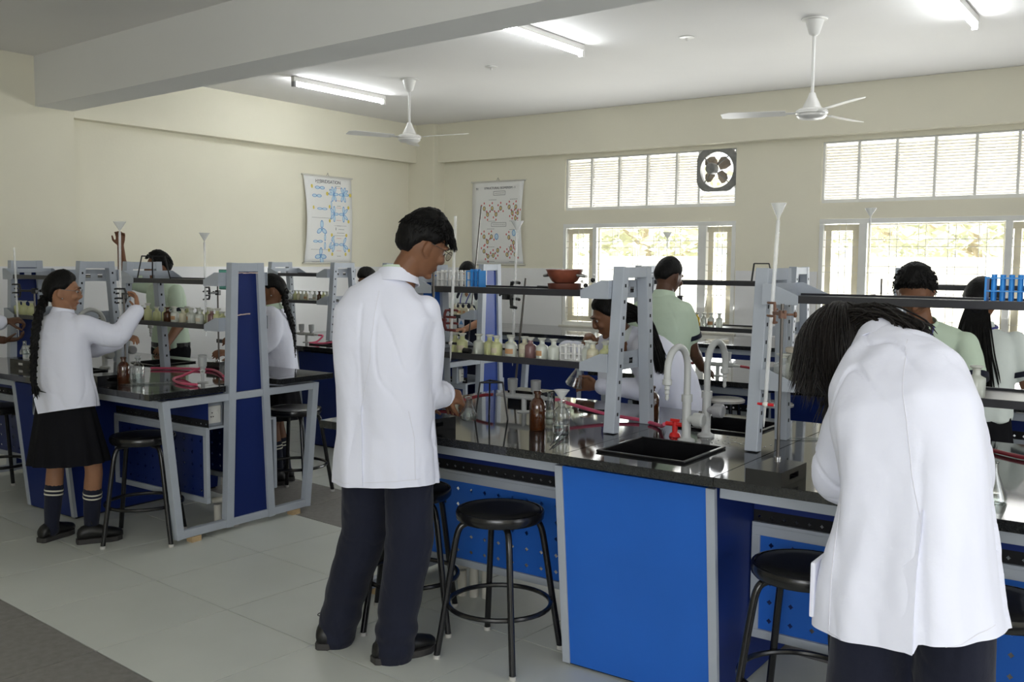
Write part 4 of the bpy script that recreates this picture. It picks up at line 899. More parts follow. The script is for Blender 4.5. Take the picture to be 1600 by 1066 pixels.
# ------------------------------------------------------------------ tripods, bowl, model
def tripod(x, y, z, label, H=.15, a0=.3, R=.065):
    r = thing('burner_tripod', label, 'tripod', (x, y, z), a0, 'burner tripods')
    MB().tube([(R*.9*math.cos(2*PI*k/3), R*.9*math.sin(2*PI*k/3), H) for k in (0, 1, 2, 0)], .0045, 6).build('top_ring', black_m, r)
    for k in range(3):
        a = 2*PI*k/3; MB().tube([(R*.9*math.cos(a), R*.9*math.sin(a), H), (R*1.3*math.cos(a), R*1.3*math.sin(a), 0)], .0042, 7).build('leg', black_m, r, smooth=True)
tripod(-2.56, 3.42, Zt, 'black wire tripod on the bench beside the boy\'s hand', .165, .2); tripod(-5.29, 3.56, ZR, 'wire tripod on the top shelf before the boy\'s face', .14, .5, .085); tripod(-2.35, 6.06, ZR, 'wire tripod on the top shelf right of the left window', .125, .4, .07); tripod(-5.83, 5.72, Zt, 'wire tripod on the far left bench beside the gas tap', .15, .9, .05)
pan_m = mat('brown_enamel', (.13, .045, .03), .35, nscale=20, namt=.3); 
r = thing('brown_dish', 'flat brown dish under the brown bowl', 'dish', (-2.265, 3.56, ZR)); MB().lathe([(0, 0), (.066, 0), (.072, .008), (.075, .030), (.072, .030), (.066, .006), (0, .005)], 26).build('dish', pan_m, r, smooth=True); MB().tube([(-.07, 0, .01), (-.13, -.02, .012)], .006, 8).build('handle', black_m, r, smooth=True)
r = thing('brown_bowl', 'reddish brown two-handled bowl stacked on the flat dish', 'bowl', (-2.265, 3.56, ZR+.0305)); MB().lathe([(0, 0), (.042, 0), (.055, .008), (.074, .036), (.080, .055), (.083, .056), (.083, .060), (.077, .059), (.050, .010), (0, .006)], 28).build('bowl', mat('red_brown_enamel', (.20, .06, .035), .3, nscale=16, namt=.3), r, smooth=True)
for s in (-1, 1): MB().tube(bez([(s*.075, -.02, .036), (s*.10, -.012, .032), (s*.10, .012, .032), (s*.075, .02, .036)], 4), .006, 8).build('handle', bright_steel, r, smooth=True)
r = thing('molecule_model', 'small ball-and-stick molecule model beside the brown bowl', 'model', (-2.12, 3.55, ZR)); bl = [(-.03, 0, .022, 1), (0, .01, .046, 1), (.028, 0, .024, 1), (-.05, .0, .04, 0), (-.028, 0, .062, 0), (.01, 0, .068, 0), (.05, 0, .026, 0), (-.03, -.02, .006, 0), (.03, -.01, .006, 0)]
for i, (x, y, z, d_) in enumerate(bl): MB().ball((x, y, z), .0105 if d_ else .006, 12, 8).build('atom', black_m if d_ else tt_w, r, smooth=True)
for i, j in ((0, 1), (1, 2), (0, 3), (1, 4), (1, 5), (2, 6), (0, 7), (2, 8)): MB().tube([bl[i][:3], bl[j][:3]], .0018, 6).build('bond', tt_w, r)
# mint card hung by the end column, card folder, spill of water
r = thing('mint_card', 'mint green card in a dark frame beside the blue end column', 'card', (-4.914, 3.80, 1.43)); MB().b2(-.045, .045, -.004, .004, -.062, .062).build('frame', mat('dark_green_edge', (.02, .12, .10), .4), r, bevel=.002); MB().b2(-.040, .040, -.0055, -.004, -.057, .057).build('sheet', mat('mint_sheet', (.18, .58, .48), .4, nscale=12, namt=.05), r)
q = MB()
for k in range(4): q.b2(-.030, .030-.008*k, -.0062, -.0055, .038-.012*k, .041-.012*k)
q.build('print_lines', ink, r)['kind'] = 'stuff'
water = clear_glass('spilt_water', (.96, .96, .96), .2, .0); rn = random.Random(9); m = MB()
for k in range(60):
    x, y = rn.gauss(-1.50, .07), rn.gauss(3.52, .07)
    if -1.46 > x > -1.80 and (3.03 < y < 3.42 or 3.70 < y < 4.1): continue
    m.ball((x, y, Zt), (rn.uniform(.002, .006), rn.uniform(.002, .006), .0016), 8, 4)
o = m.build('water_drops', cgl, None, smooth=True); tag(o, 'scattered water drops on the granite around the taps', 'water', None, 'stuff')
# ------------------------------------------------------------------ people
skin = mat('brown_skin', (.185, .085, .045), .5, nscale=30, namt=.06, bump=.03, bscale=200, spec=.35); skin_l = mat('light_brown_skin', (.30, .150, .085), .5, nscale=30, namt=.06, bump=.03, bscale=200, spec=.35); skin_d = mat('dark_brown_skin', (.095, .045, .027), .5, nscale=30, namt=.06, spec=.35)
hair_m = mat('black_hair', (.004, .0037, .0035), .55, nscale=90, namt=.5, stretch=(1, 1, .15), bump=.35, bscale=160, spec=.2); hair_b = mat('dark_brown_hair', (.006, .0042, .0034), .5, nscale=90, namt=.5, stretch=(1, 1, .15), bump=.35, bscale=160, spec=.4)
coat_m = mat('white_lab_coat', (.76, .775, .885), .85, nscale=3, namt=.015, bump=.12, bscale=35, spec=.15, sheen=.2); coat_seam = mat('lab_coat_seam', (.70, .70, .77), .9)
green_s = mat('pale_green_shirt', (.55, .66, .525), .85, nscale=4, namt=.03, bump=.12, bscale=40, spec=.15); white_s = mat('pale_school_shirt', (.66, .71, .68), .85, nscale=4, namt=.03, bump=.12, bscale=40, spec=.15)
navy_c = mat('navy_cloth', (.012, .014, .027), .85, nscale=5, namt=.15, bump=.12, bscale=50, spec=.2, sheen=.1); black_c = mat('black_cloth', (.008, .008, .010), .9, bump=.1, bscale=50, spec=.15); shoe_m = mat('black_shoe', (.010, .010, .010), .4, spec=.45); sole_m = mat('dark_shoe_sole', (.035, .033, .032), .7); white_trim = mat('pale_stripe', (.62, .60, .50), .8)
eye_w = mat('eye_white', (.42, .38, .35), .3); wire_m = mat('spectacle_wire', (.35, .34, .33), .25, metal=.9); lens_m = clear_glass('spectacle_lens', (.95, .96, .97), .14); lan_m = mat('blue_lanyard', (.04, .04, .22), .6)
WORK = bpy.data.scenes.new('work')
def remesh(vols, voxel, smooth=4, ratio=1):
    """join closed volumes into one continuous skin"""
    b = MB()
    for q in vols: b.add(q.v, q.f)
    me = b.mesh('volumes', None); o = bpy.data.objects.new('volumes', me); WORK.collection.objects.link(o)
    m = o.modifiers.new('r', 'REMESH'); m.mode = 'VOXEL'; m.voxel_size = voxel
    if smooth: s = o.modifiers.new('s', 'SMOOTH'); s.factor = .5; s.iterations = smooth
    if ratio < 1: d = o.modifiers.new('d', 'DECIMATE'); d.ratio = ratio
    with bpy.context.temp_override(scene=WORK, view_layer=WORK.view_layers[0]):
        dg = bpy.context.evaluated_depsgraph_get(); out = bpy.data.meshes.new_from_object(o.evaluated_get(dg))
    bpy.data.objects.remove(o); bpy.data.meshes.remove(me); return out
def disp(me, fn):
    """push every vertex along its normal by fn(position, normal)"""
    n = len(me.vertices); co = np.empty(n*3, 'f'); me.vertices.foreach_get('co', co); nr = np.empty(n*3, 'f'); me.vertex_normals.foreach_get('vector', nr)
    co = co.reshape(-1, 3); nr = nr.reshape(-1, 3)
    d = np.array([fn(V(p), V(q)) for p, q in zip(co, nr)], 'f')
    me.vertices.foreach_set('co', (co+nr*d[:, None]).ravel().astype('f')); me.update()
def fin(name, me, m, parent): 
    for f in me.polygons: f.use_smooth = True
    me.materials.clear(); me.materials.append(m); me.name = name; return link(name, me, parent)
def ell(c, x, y, a, b, n=24, e=2.0):
    out = []
    for k in range(n):
        t = 2*PI*k/n; ct, s_ = math.cos(t), math.sin(t); p = 2/e
        out.append(c+x*(a*math.copysign(abs(ct)**p, ct))+y*(b*math.copysign(abs(s_)**p, s_)))
    return out
def limb(pts, rad, n=14, k=6):
    P = bez(pts, k); m = len(pts); R = []
    for i in range(len(P)):
        t = i/k; j = min(int(t), m-2); f = t-j; f = f*f*(3-2*f); R.append(rad[j]*(1-f)+rad[j+1]*f)
    b = MB().tube(P, R, n); b.ball(P[0], R[0]*.98, 12, 8); b2 = MB().ball(P[-1], R[-1]*.98, 12, 8)
    b.add(b2.v, b2.f); return b
def blob(c, r, M=None):
    b = MB().ball((0, 0, 0), r, 16, 10)
    if M is not None: b.v = [tuple(M @ V(q)) for q in b.v]
    c = V(c); b.v = [tuple(V(q)+c) for q in b.v]; return b
def hand(w, d, nrm, side, curl=.5, sc=1.0, spread=1.0):
    """palm, four fingers of unequal length bent at the knuckles towards nrm, thumb leaving the side of the palm"""
    d = V(d).normalized(); nrm = V(nrm); nrm = (nrm-d*nrm.dot(d)).normalized(); lat = d.cross(nrm)*side; w = V(w); out = []
    rings = []
    for t, a, b in ((-.01, .021, .017), (.02, .028, .016), (.05, .036, .015), (.078, .038, .0125), (.088, .034, .010)): rings.append(ell(w+d*t*sc, lat, nrm, a*sc, b*sc, 14, 2.6))
    out.append(MB().loft(rings))
    for off, L, c in ((-.0285, .064, 1.0), (-.0095, .074, .95), (.0095, .070, 1.0), (.0285, .054, 1.1)):
        p = w+d*.080*sc+lat*off*sc*1.05; dr = (d+lat*off*3.2*spread).normalized(); pts = [p]; ang = 0; r = [.0092*sc]
        for q, l_ in enumerate((.42, .32, .26)):
            ang += curl*c*(.75, 1.0, .7)[q]; pts.append(pts[-1]+(dr*math.cos(ang)+nrm*math.sin(ang))*L*l_*sc); r.append((.0088, .0080, .0068)[q]*sc)
        out.append(limb(pts, r, 8, 3))
    p = w+d*.022*sc-lat*.026*sc; a = (d*.62-lat*.62+nrm*(.25+.3*curl)).normalized(); b_ = (d*.85-lat*.12+nrm*(.2+.5*curl)).normalized()
    out.append(limb([p, p+a*.038*sc, p+a*.038*sc+b_*.028*sc, p+a*.038*sc+b_*.050*sc], [.0125*sc, .0105*sc, .0092*sc, .0075*sc], 8, 3)); return out
def rot_az(az, pitch=0, roll=0):
    """az: turn to the left from +Y in degrees; pitch: nod down; roll: tilt towards the right shoulder"""
    return Matrix.Rotation(math.radians(az), 3, 'Z') @ Matrix.Rotation(math.radians(-pitch), 3, 'X') @ Matrix.Rotation(math.radians(roll), 3, 'Y')
def head_pt(d):
    x, y, z = d; t = max(0, -z); X = .0725*x*(1-.30*t**1.6); Y = (.083 if y > 0 else .100)*y; Z = (.114 if z > 0 else .112)*z
    if y < 0: Y *= 1-.42*t
    else: Y += .030*t*t*(.4+.6*y) - .006*max(0, z)
    if y > 0 and z > .25: Y -= .010*(z-.25)
    return V((X, Y, Z))
def sphere_dirs(nu=36, nv=24):
    out = []
    for j in range(nv+1):
        ph = PI*j/nv
        for i in range(nu): a = 2*PI*i/nu; out.append((math.sin(ph)*math.sin(a), math.sin(ph)*math.cos(a), math.cos(ph)))
    f = [(j*nu+i, j*nu+(i+1) % nu, (j+1)*nu+(i+1) % nu, (j+1)*nu+i) for j in range(nv) for i in range(nu)]
    return out, f
def head_vols(c, R, s):
    d, f = sphere_dirs(); out = [MB().add([head_pt(q) for q in d], f)]
    T = lambda b: out.append(b)
    T(limb([(0, .078, .022), (0, .090, .002), (0, .095, -.020), (0, .089, -.030)], [.008, .008, .0115, .009], 10, 4))
    for q in (-1, 1):
        T(blob((q*.011, .086, -.028), (.008, .008, .006))); T(limb([(q*.012, .082, .026), (q*.034, .079, .030), (q*.055, .064, .022)], [.007, .0085, .006], 8, 4))
        T(blob((q*.040, .066, -.022), (.020, .018, .018))); T(blob((q*.0745, -.012, -.006), (.0085, .020, .031), Matrix.Rotation(q*.35, 3, 'Z') @ Matrix.Rotation(-.2, 3, 'X'))); T(blob((q*.070, -.002, -.034), (.006, .009, .010)))
    T(blob((0, .0795, -.055), (.020, .0075, .0055))); T(blob((0, .0755, -.066), (.017, .008, .0062))); T(blob((0, .064, -.093), (.022, .016, .014)))
    for b in out: b.v = [tuple(c+R @ (V(q)*s)) for q in b.v]
    return out
def hair_cap(c, R, s, front=.62, side=.05, back=-.62, th=.012, rough=.004, seed=0, top=0):
    """solid cap of hair: rises off the scalp above a hairline that runs from forehead over the ears to the nape"""
    d, f = sphere_dirs(64, 44); vs = []
    for q in d:
        a = abs(math.atan2(q[0], q[1]))
        if a < .9: hl = front-(front-side*1.0)*.25*(a/.9)**3
        elif a < 1.5: hl = front*.8+.2*side-(front*.8+.2*side-side)*((a-.9)/.6)
        elif a < 1.95: hl = side
        else: hl = side+(back-side)*min(1, (a-1.95)/.55)
        p = head_pt(q); n_ = V(q); h = q[2]-hl; nz = noise.noise(n_*5+V((seed, 0, 0)))*rough+noise.noise(n_*14+V((0, seed, 0)))*rough*.7
        if h > 0:
            e = min(1, h/.16); p += n_*((th+top*max(0, q[2]))*e**.6+nz*e+.0015)
        else: p -= n_*.012*min(1, -h/.05+.2)
        vs.append(tuple(c+R @ (p*s)))
    return MB().add(vs, f)
def locks(c, R, s, n, L, seed, amin=0, front=.6, grav=.5, rad=.005, zmin=-.1, th=.010, out=.012, curl=0, back_only=False, spreadr=1.0):
    """tapered locks lying on the scalp and then falling"""
    rn = random.Random(seed); m = MB()
    for _ in range(n):
        while True:
            q = V((rn.gauss(0, 1), rn.gauss(0, 1), rn.gauss(0, 1))).normalized(); a = abs(math.atan2(q.x, q.y))
            lim = front if a < 1.0 else zmin
            if q.z > lim and not (back_only and q.y > .2): break
        p = c+R @ ((head_pt(q)+q*th)*s); g = V((0, 0, -1)); nrm = (R @ q).normalized(); pts = [p]
        tang = (R @ V((q.x*.6, q.y*.6-.25*(q.y < .2), -.2))).normalized(); sw = V((rn.uniform(-1, 1), rn.uniform(-1, 1), rn.uniform(-.3, .3)))*.25; step = L*rn.uniform(.7, 1.15)/6
        for k in range(6):
            t_ = (tang*(1-grav)+g*grav+sw*(.3+curl*k)); loc = R.transposed() @ (pts[-1]-c)/s; ln = max(loc.length, 1e-6); u = loc/ln; sur = head_pt(u).length+th
            nn = (R @ u)
            if ln < sur+.03: t_ = t_-nn*t_.dot(nn)*.9
            t_.normalize(); pn = pts[-1]+t_*step; loc = R.transposed() @ (pn-c)/s; u = loc.normalized(); sur = head_pt(u).length+th+out*rn.random()*.4
            if loc.length < sur: pn = c+R @ (u*sur*s)
            pts.append(pn)
        rr = rad*rn.uniform(.7, 1.2); m.tube(pts, [rr*.7, rr, rr, rr*.9, rr*.7, rr*.45, rr*.12], 5)
    return m
def face_parts(c, R, s, root, brow=hair_m):
    for q in (-1, 1):
        e = MB().ball((0, 0, 0), .0098, 14, 10).xf(Matrix.Translation((q*.031, .0685, .008)))
        e.v = [tuple(c+R @ (V(p)*s)) for p in e.v]; eo = e.build('eye', eye_w, root, smooth=True)
        i = MB().ball((0, 0, 0), (.0055, .003, .0055), 12, 8).xf(Matrix.Translation((q*.031, .0780, .006))); i.v = [tuple(c+R @ (V(p)*s)) for p in i.v]; i.build('iris', black_c, eo, smooth=True)
        b = MB().tube([c+R @ (V(p)*s) for p in ((q*.014, .0905, .026), (q*.032, .0885, .032), (q*.050, .076, .027))], [.0022*s, .0032*s, .0016*s], 6); b.build('eyebrow', brow, root, smooth=True)
    b = MB().tube([c+R @ (V(p)*s) for p in ((-.019, .079, -.060), (0, .0862, -.0590), (.019, .079, -.060))], [.002*s, .0042*s, .002*s], 6); b.build('lips', mat('lips', (.16, .05, .045), .4), root, smooth=True)
def glasses(c, R, s, root):
    g = []
    for q in (-1, 1):
        ring = [c+R @ (V((q*.033+.022*math.cos(t), .0985-.1*abs(.022*math.cos(t)+.011*0)*.3, .006+.018*math.sin(t)))*s) for t in [2*PI*k/20 for k in range(21)]]
        MB().tube(ring, .0012*s, 6, caps=False).build('rim', wire_m, root, smooth=True) if False else g.append(ring)
    fr = MB()
    for ring in g: fr.tube(ring, .0013*s, 6, caps=False)
    fr.tube([c+R @ (V(p)*s) for p in ((-.011, .098, .010), (0, .101, .013), (.011, .098, .010))], .0012*s, 6)
    for q in (-1, 1): fr.tube([c+R @ (V(p)*s) for p in ((q*.055, .095, .010), (q*.074, .060, .012), (q*.080, -.005, .014), (q*.078, -.022, .0))], .0013*s, 6)
    o = fr.build('spectacles', wire_m, root, smooth=True)
    for ring in g: MB().add(ring[:20], [tuple(range(20))]).build('lens', lens_m, o)
def shoe(a, dr, root, L=.265, name='shoe', m=None, laces=True):
    """low black lace-up: a is the heel on the ground, dr the way the toe points"""
    a = V((a[0], a[1], 0)); d = V((dr[0], dr[1], 0)).normalized(); x = V((d.y, -d.x, 0)); z = V((0, 0, 1)); rings = []
    for t, w_, h_ in ((0, .016, .040), (.03, .029, .060), (.10, .034, .074), (.20, .036, .082), (.34, .037, .086), (.48, .040, .077), (.64, .045, .061), (.82, .044, .050), (.95, .030, .040), (1.0, .012, .028)):
        r = []
        for k in range(16):
            q = 2*PI*k/16; r.append(a+d*t*L+x*w_*math.cos(q)+z*(.020+(h_*.5)+(h_*.5)*math.sin(q)))
        rings.append(r)
    o = MB().loft(rings).build(name, m or shoe_m, root, smooth=True, auto=60)
    out = [(0, .022), (.05, .033), (.25, .036), (.45, .040), (.70, .050), (.88, .044), (1.0, .018)]
    pts = [a+d*(t*L-.004)+x*w_ for t, w_ in out]+[a+d*(t*L-.004)-x*w_ for t, w_ in out[::-1]]
    MB().poly([p+z*.0 for p in pts], (0, 0, 1), .027).build('sole', sole_m, o, bevel=.004)
    if laces:
        lm = MB()
        for k in range(4): p = a+d*L*(.30+.075*k)+z*(.108-.012*k); lm.tube([p-x*.018, p+z*.005, p+x*.018], .0022, 6)
        for q in (-1, 1): p = a+d*L*.28+z*.112; lm.tube(bez([p, p+x*q*.025+z*.014, p+x*q*.040+d*.01, p+x*q*.018-z*.002], 3), .002, 6)
        lm.build('laces', shoe_m, o, smooth=True)
    return o
def torso_loft(rings, n=28):
    return MB().loft([ell(V(c), V(x).normalized(), V(y).normalized(), a, b, n, e) for c, x, y, a, b, e in rings])
def spine_rings(path, dims, lat, e=2.3):
    """rings across a bent spine; lat is the left-right axis, a list if it turns"""
    P = [V(p) for p in path]; out = []
    for i, p in enumerate(P):
        t = (P[min(i+1, len(P)-1)]-P[max(i-1, 0)]).normalized(); l = V(lat[i] if isinstance(lat[0], (list, tuple, Vector)) else lat); l = (l-t*l.dot(t)).normalized(); out.append((p, l, t.cross(l), dims[i][0], dims[i][1], e))
    return torso_loft(out)
def folds(seed, amp=.006, vert=.0, zref=0, zlow=0, ax=None, cx=None, nf=9, extra=None):
    """soft drape: long folds that run down the cloth, a few sharper creases, flare folds towards the hem"""
    sd = V((seed*7.1, seed*3.3, seed*1.7))
    def fn(p, n_):
        d = amp*(.9*noise.noise(V((p.x*13, p.y*13, p.z*2.6))+sd)+.35*noise.noise(V((p.x*24+p.z*10, p.y*24, p.z*9))+sd))
        r = noise.noise(V((p.x*9+p.z*3.5, p.y*9-p.z*3, p.z*3.2))+sd*2); m = noise.noise(V((p.x*4, p.y*4, p.z*3))-sd)
        d -= amp*.9*max(0, 1-abs(r)*11)*max(0, m*1.6+.25)
        if vert and p.z < zref:
            k = min(1, (zref-p.z)/max(1e-3, zref-zlow)); t = math.atan2(p.y-cx[1], p.x-cx[0]); d += vert*k*math.sin(nf*t+3*noise.noise(V((math.cos(t), math.sin(t), p.z*1.2+seed))))
        if extra: d += extra(p, n_)
        return d
    return fn
def socks(knee, ankle, root, top=.62, m=navy_c, stripes=True):
    k, a = V(knee), V(ankle); p = k.lerp(a, top); o = remesh([limb([p, p.lerp(a, .5), a, a-V((0, 0, .03))], [.049, .045, .038, .040], 14, 5)], .006, 2); s = fin('sock', o, m, root)
    if stripes:
        for t in (.10, .20):
            q = p.lerp(a, t); d = (a-k).normalized(); x, y = frame_of(d); r = .0505-.004*t
            MB().loft([ell(q, x, y, r-.002, r-.002, 20), ell(q-d*.004, x, y, r, r, 20), ell(q+d*.004, x, y, r, r, 20), ell(q+d*.005, x, y, r-.002, r-.002, 20)]).build('stripe', white_trim, s, smooth=True)
def braid(pts, root, r0=.024, seg=12, m=hair_m, name='plait'):
    P = bez(pts, 8); N = len(P); b = MB()
    for st_ in range(3):
        q = []; rr = []
        for i, p in enumerate(P):
            t = i/(N-1); d = (P[min(i+1, N-1)]-P[max(0, i-1)]).normalized(); x, y = frame_of(d); ph = 2*PI*seg*t*.5+st_*2*PI/3; w = r0*(1-.45*t)
            if t > .86: w *= max(.15, (1-t)/.14)
            q.append(p+x*w*.62*math.sin(ph)+y*w*.40*math.sin(2*ph)); rr.append(w*(.62 if t < .86 else .8))
        b.tube(q, rr, 8)
    tp = P[int(N*.86)]; tl = P[-1]; rn = random.Random(4)
    for k in range(24):
        o = V((rn.gauss(0, 1), rn.gauss(0, 1), 0))*r0*.4; e = tl+V((rn.gauss(0, 1), rn.gauss(0, 1), rn.gauss(0, .6)))*r0*.6; b.tube([tp+o*.4, tp.lerp(tl, .5)+o, e], [.005, .006, .001], 5)
    return b.build(name, m, root, smooth=True, auto=80)
def person(label, spine, shoulders, arms, hands, headpos, headrot, hs, legs, sk=skin, voxel=.0065, group=None, scale=1.0):
    """spine: pelvis .. neck base; shoulders: right, left joint; arms: (elbow, wrist) right, left; legs: (hip, knee, ankle) right, left. Returns root"""
    base = V((spine[0][0], spine[0][1], 0)); root = thing('person', label, 'person', (0, 0, 0), 0, group); W = scale
    R = rot_az(*headrot); hc = V(headpos); lat = V(shoulders[0])-V(shoulders[1]); vol = []
    n = len(spine); dims = [(.105, .075), (.098, .070), (.110, .075), (.10, .062), (.052, .048)]; idx = [int(round(k*(len(dims)-1)/(n-1))) for k in range(n)]
    vol.append(spine_rings(spine, [(dims[i][0]*W, dims[i][1]*W) for i in idx], lat))
    nb = V(spine[-1]); vol.append(limb([nb-V((0, 0, .04)), nb.lerp(hc+R @ V((0, -.018, -.06))*hs, .6), hc+R @ V((0, -.015, -.05))*hs], [.060*W, .052*W, .052*W], 14, 4)); vol += head_vols(hc, R, hs)
    for i, (s, (e, w), h) in enumerate(zip(shoulders, arms, hands)):
        s, e, w = V(s), V(e), V(w); mid = s.lerp(e, .4); fm = e.lerp(w, .3)
        vol.append(MB().tube(bez([s, mid, e, fm, w], 5), [r*W for r in np.interp(np.linspace(0, 4, 21), [0, 1, 2, 3, 4], [.048, .044, .037, .038, .0255])], 14)); vol.append(blob(s, .045*W)); vol.append(blob(w, .0255*W))
        if h: d_, n_, c_ = h[:3]; vol += hand(w, d_, n_, 1 if i == 0 else -1, c_, .98*W, h[3] if len(h) > 3 else 1.0)
    for hp, k, a in legs:
        hp, k, a = V(hp), V(k), V(a); vol.append(MB().tube(bez([hp, hp.lerp(k, .5), k, k.lerp(a, .35), a, a-V((0, 0, .05))], 5), [r*W for r in np.interp(np.linspace(0, 5, 26), [0, 1, 2, 3, 4, 5], [.085, .074, .052, .053, .036, .036])], 14))
    me = remesh(vol, voxel, 3, .5); fin('body', me, sk, root); return root, R, hc
def jacket(name, root, rings, sleeves, m, voxel=.009, fold=None, extra_vols=(), smooth=11, hem=None):
    vols = [spine_rings(*rings)]+[limb(p, r, 18, 6) for p, r in sleeves]+list(extra_vols)
    me = remesh(vols, voxel, smooth)
    if fold: disp(me, fold)
    if hem is not None:
        bm = bmesh.new(); bm.from_mesh(me); z0, gx, gy = hem; n = V((-gx, -gy, 1)).normalized()
        bmesh.ops.bisect_plane(bm, geom=bm.verts[:]+bm.edges[:]+bm.faces[:], plane_co=V((0, 0, z0)), plane_no=n, clear_inner=True, clear_outer=False); bm.to_mesh(me); bm.free()
    return fin(name, me, m, root)
from mathutils.bvhtree import BVHTree
def on_cloth(o, pts, d, lift=.002, step=.012):
    """drop a polyline of (x, z) or full points onto the cloth along d; returns points just above the surface"""
    t = BVHTree.FromPolygons([v.co for v in o.data.vertices], [p.vertices for p in o.data.polygons]); out = []; d = V(d).normalized(); P = [V(p) for p in pts]; Q = []
    for a, b in zip(P, P[1:]):
        n = max(1, int((b-a).length/step)); Q += [a.lerp(b, k/n) for k in range(n)]
    for p in Q+[P[-1]]:
        h = t.ray_cast(p-d*1.0, d)
        if h[0] is not None: out.append(h[0]-d*lift)
    return out
def seam(o, pts, d, name='seam', r=.0011, m=None):
    q = on_cloth(o, pts, d, .0006)
    if len(q) > 2: MB().tube(q, r, 6).build(name, m or coat_seam, o, smooth=True)
def flap(o, left, right, d, m, name='vent_flap', lift=.007):
    """a strip of cloth lying on the garment between two polylines of equal count"""
    a = on_cloth(o, left, d, .0005, 9); b = on_cloth(o, right, d, lift, 9); n = min(len(a), len(b))
    if n < 2: return
    vs = []
    for p, q in zip(a[:n], b[:n]): vs += [p, q, q+V(d)*(lift-.0005)]
    MB().add(vs, [(3*k, 3*k+1, 3*k+4, 3*k+3) for k in range(n-1)]+[(3*k+1, 3*k+2, 3*k+5, 3*k+4) for k in range(n-1)]).build(name, m, o, smooth=True, auto=50)
def collar(c, R, a, b, h, m, root, tilt=0, name='collar', t=.007, open_=.5):
    """stand-and-fall collar: a band with an opening at the front"""
    c = V(c); n = 26; lo = []; hi = []; fa = []
    for k in range(n):
        q = PI/2+open_*.5+(2*PI-open_)*k/(n-1); ct, s_ = math.cos(q), math.sin(q)
        lo.append(c+R @ V((a*ct, b*s_, 0))); hi.append(c+R @ V((a*.86*ct, b*.86*s_, h))); fa.append(c+R @ V((a*1.13*ct, b*1.13*s_, -.012)))
    bm = MB(); vs = []; fs = []
    for k in range(n): vs += [lo[k], hi[k], hi[k]+(lo[k]-c)*.06, fa[k], fa[k]-(lo[k]-c)*.05]
    for k in range(n-1):
        for j in range(5): fs.append((k*5+j, k*5+(j+1) % 5, (k+1)*5+(j+1) % 5, (k+1)*5+j))
    fs += [(0, 1, 2, 3, 4), tuple((n-1)*5+j for j in range(5))[::-1]]
    return bm.add(vs, fs).build(name, m, root, smooth=True, auto=50)
def trousers(legs, pel, root, m=navy_c, seed=1, r=(.105, .088, .078, .072), bottom=.035, voxel=.009, pw=1.0):
    vols = []
    for hp, k, a in legs:
        hp, k, a = V(hp), V(k), V(a); e = V((a.x, a.y, bottom)); vols.append(limb([hp+V((0, 0, .0)), hp.lerp(k, .5), k, k.lerp(a, .5), e], [r[0], (r[0]+r[1])/2, r[1], r[2], r[3]], 18, 6))
    p = V(pel); l = (V(legs[0][0])-V(legs[1][0])).normalized(); vols.append(spine_rings([p-V((0, 0, .10)), p, p+V((0, 0, .12))], [(.142*pw, .10*pw), (.140*pw, .098*pw), (.115*pw, .08*pw)], l))
    me = remesh(vols, voxel, 3); kz = sum(V(q[1]).z for q in legs)/2
    disp(me, folds(seed, .005, extra=lambda q, n_: .005*math.sin(q.z*60+4*noise.noise(q*5))*max(0, 1-abs(q.z-.14)/.14)+.003*math.sin(q.z*45+5*noise.noise(q*4))*max(0, 1-abs(q.z-kz)/.12)))
    return fin('trousers', me, m, root)
def skirt(top, hem, a0, b0, a1, b1, lat, root, m=navy_c, nf=14, seed=1):
    t, h = V(top), V(hem); n = 84; rings = []; l = V(lat).normalized(); y = V((0, 0, 1)).cross(l)
    for i in range(9):
        f = i/8; c = t.lerp(h, f); r = []
        for k in range(n):
            q = 2*PI*k/n; w = 1+.045*f*(abs(((q*nf/(2*PI)) % 1)-.5)*4-1)+.02*f*noise.noise(V((q*2, f, seed))); r.append(c+l*(a0+(a1-a0)*f)*w*math.cos(q)+y*(b0+(b1-b0)*f)*w*math.sin(q))
        rings.append(r)
    return MB().loft(rings).build('skirt', m, root, smooth=True, auto=55)
F_ = lambda az: V((-math.sin(math.radians(az)), math.cos(math.radians(az)), 0))
# ---- the standing boy in a lab coat
sp = [(-2.485, 2.665, .90), (-2.487, 2.655, 1.06), (-2.49, 2.655, 1.26), (-2.488, 2.68, 1.41), (-2.472, 2.705, 1.475)]
shR, shL = (-2.355, 2.740, 1.375), (-2.640, 2.628, 1.365); lat = V(shR)-V(shL)
lg = [((-2.400, 2.695, .88), (-2.425, 2.72, .47), (-2.478, 2.69, .09)), ((-2.57, 2.64, .88), (-2.645, 2.70, .47), (-2.775, 2.665, .09))]
root, R, hc = person('tall boy in a white lab coat and spectacles, standing with his back turned', sp, (shR, shL), (((-2.380, 2.760, 1.065), (-2.405, 2.905, 1.03)), ((-2.70, 2.74, 1.10), (-2.52, 2.93, .99))), (((.25, .9, -.25), (-.75, .0, -.6), .7), ((.4, .9, -.1), (.3, -.2, -.9), .6)), (-2.392, 2.765, 1.607), (-24, 24, 4), 1.0, lg, skin, .0055)
hm = hair_cap(hc, R, 1.0, .52, .10, -.42, .014, .006, 1, .022); lk = locks(hc, R, 1.0, 800, .024, 5, front=.46, grav=.0, rad=.0028, zmin=.42, th=.024, curl=.35, out=.004); hm.add(lk.v, lk.f); lk = locks(hc, R, 1.0, 260, .014, 6, front=.6, grav=.1, rad=.0020, zmin=.25, th=.014, curl=.05, out=.001); hm.add(lk.v, lk.f)
rn = random.Random(2)
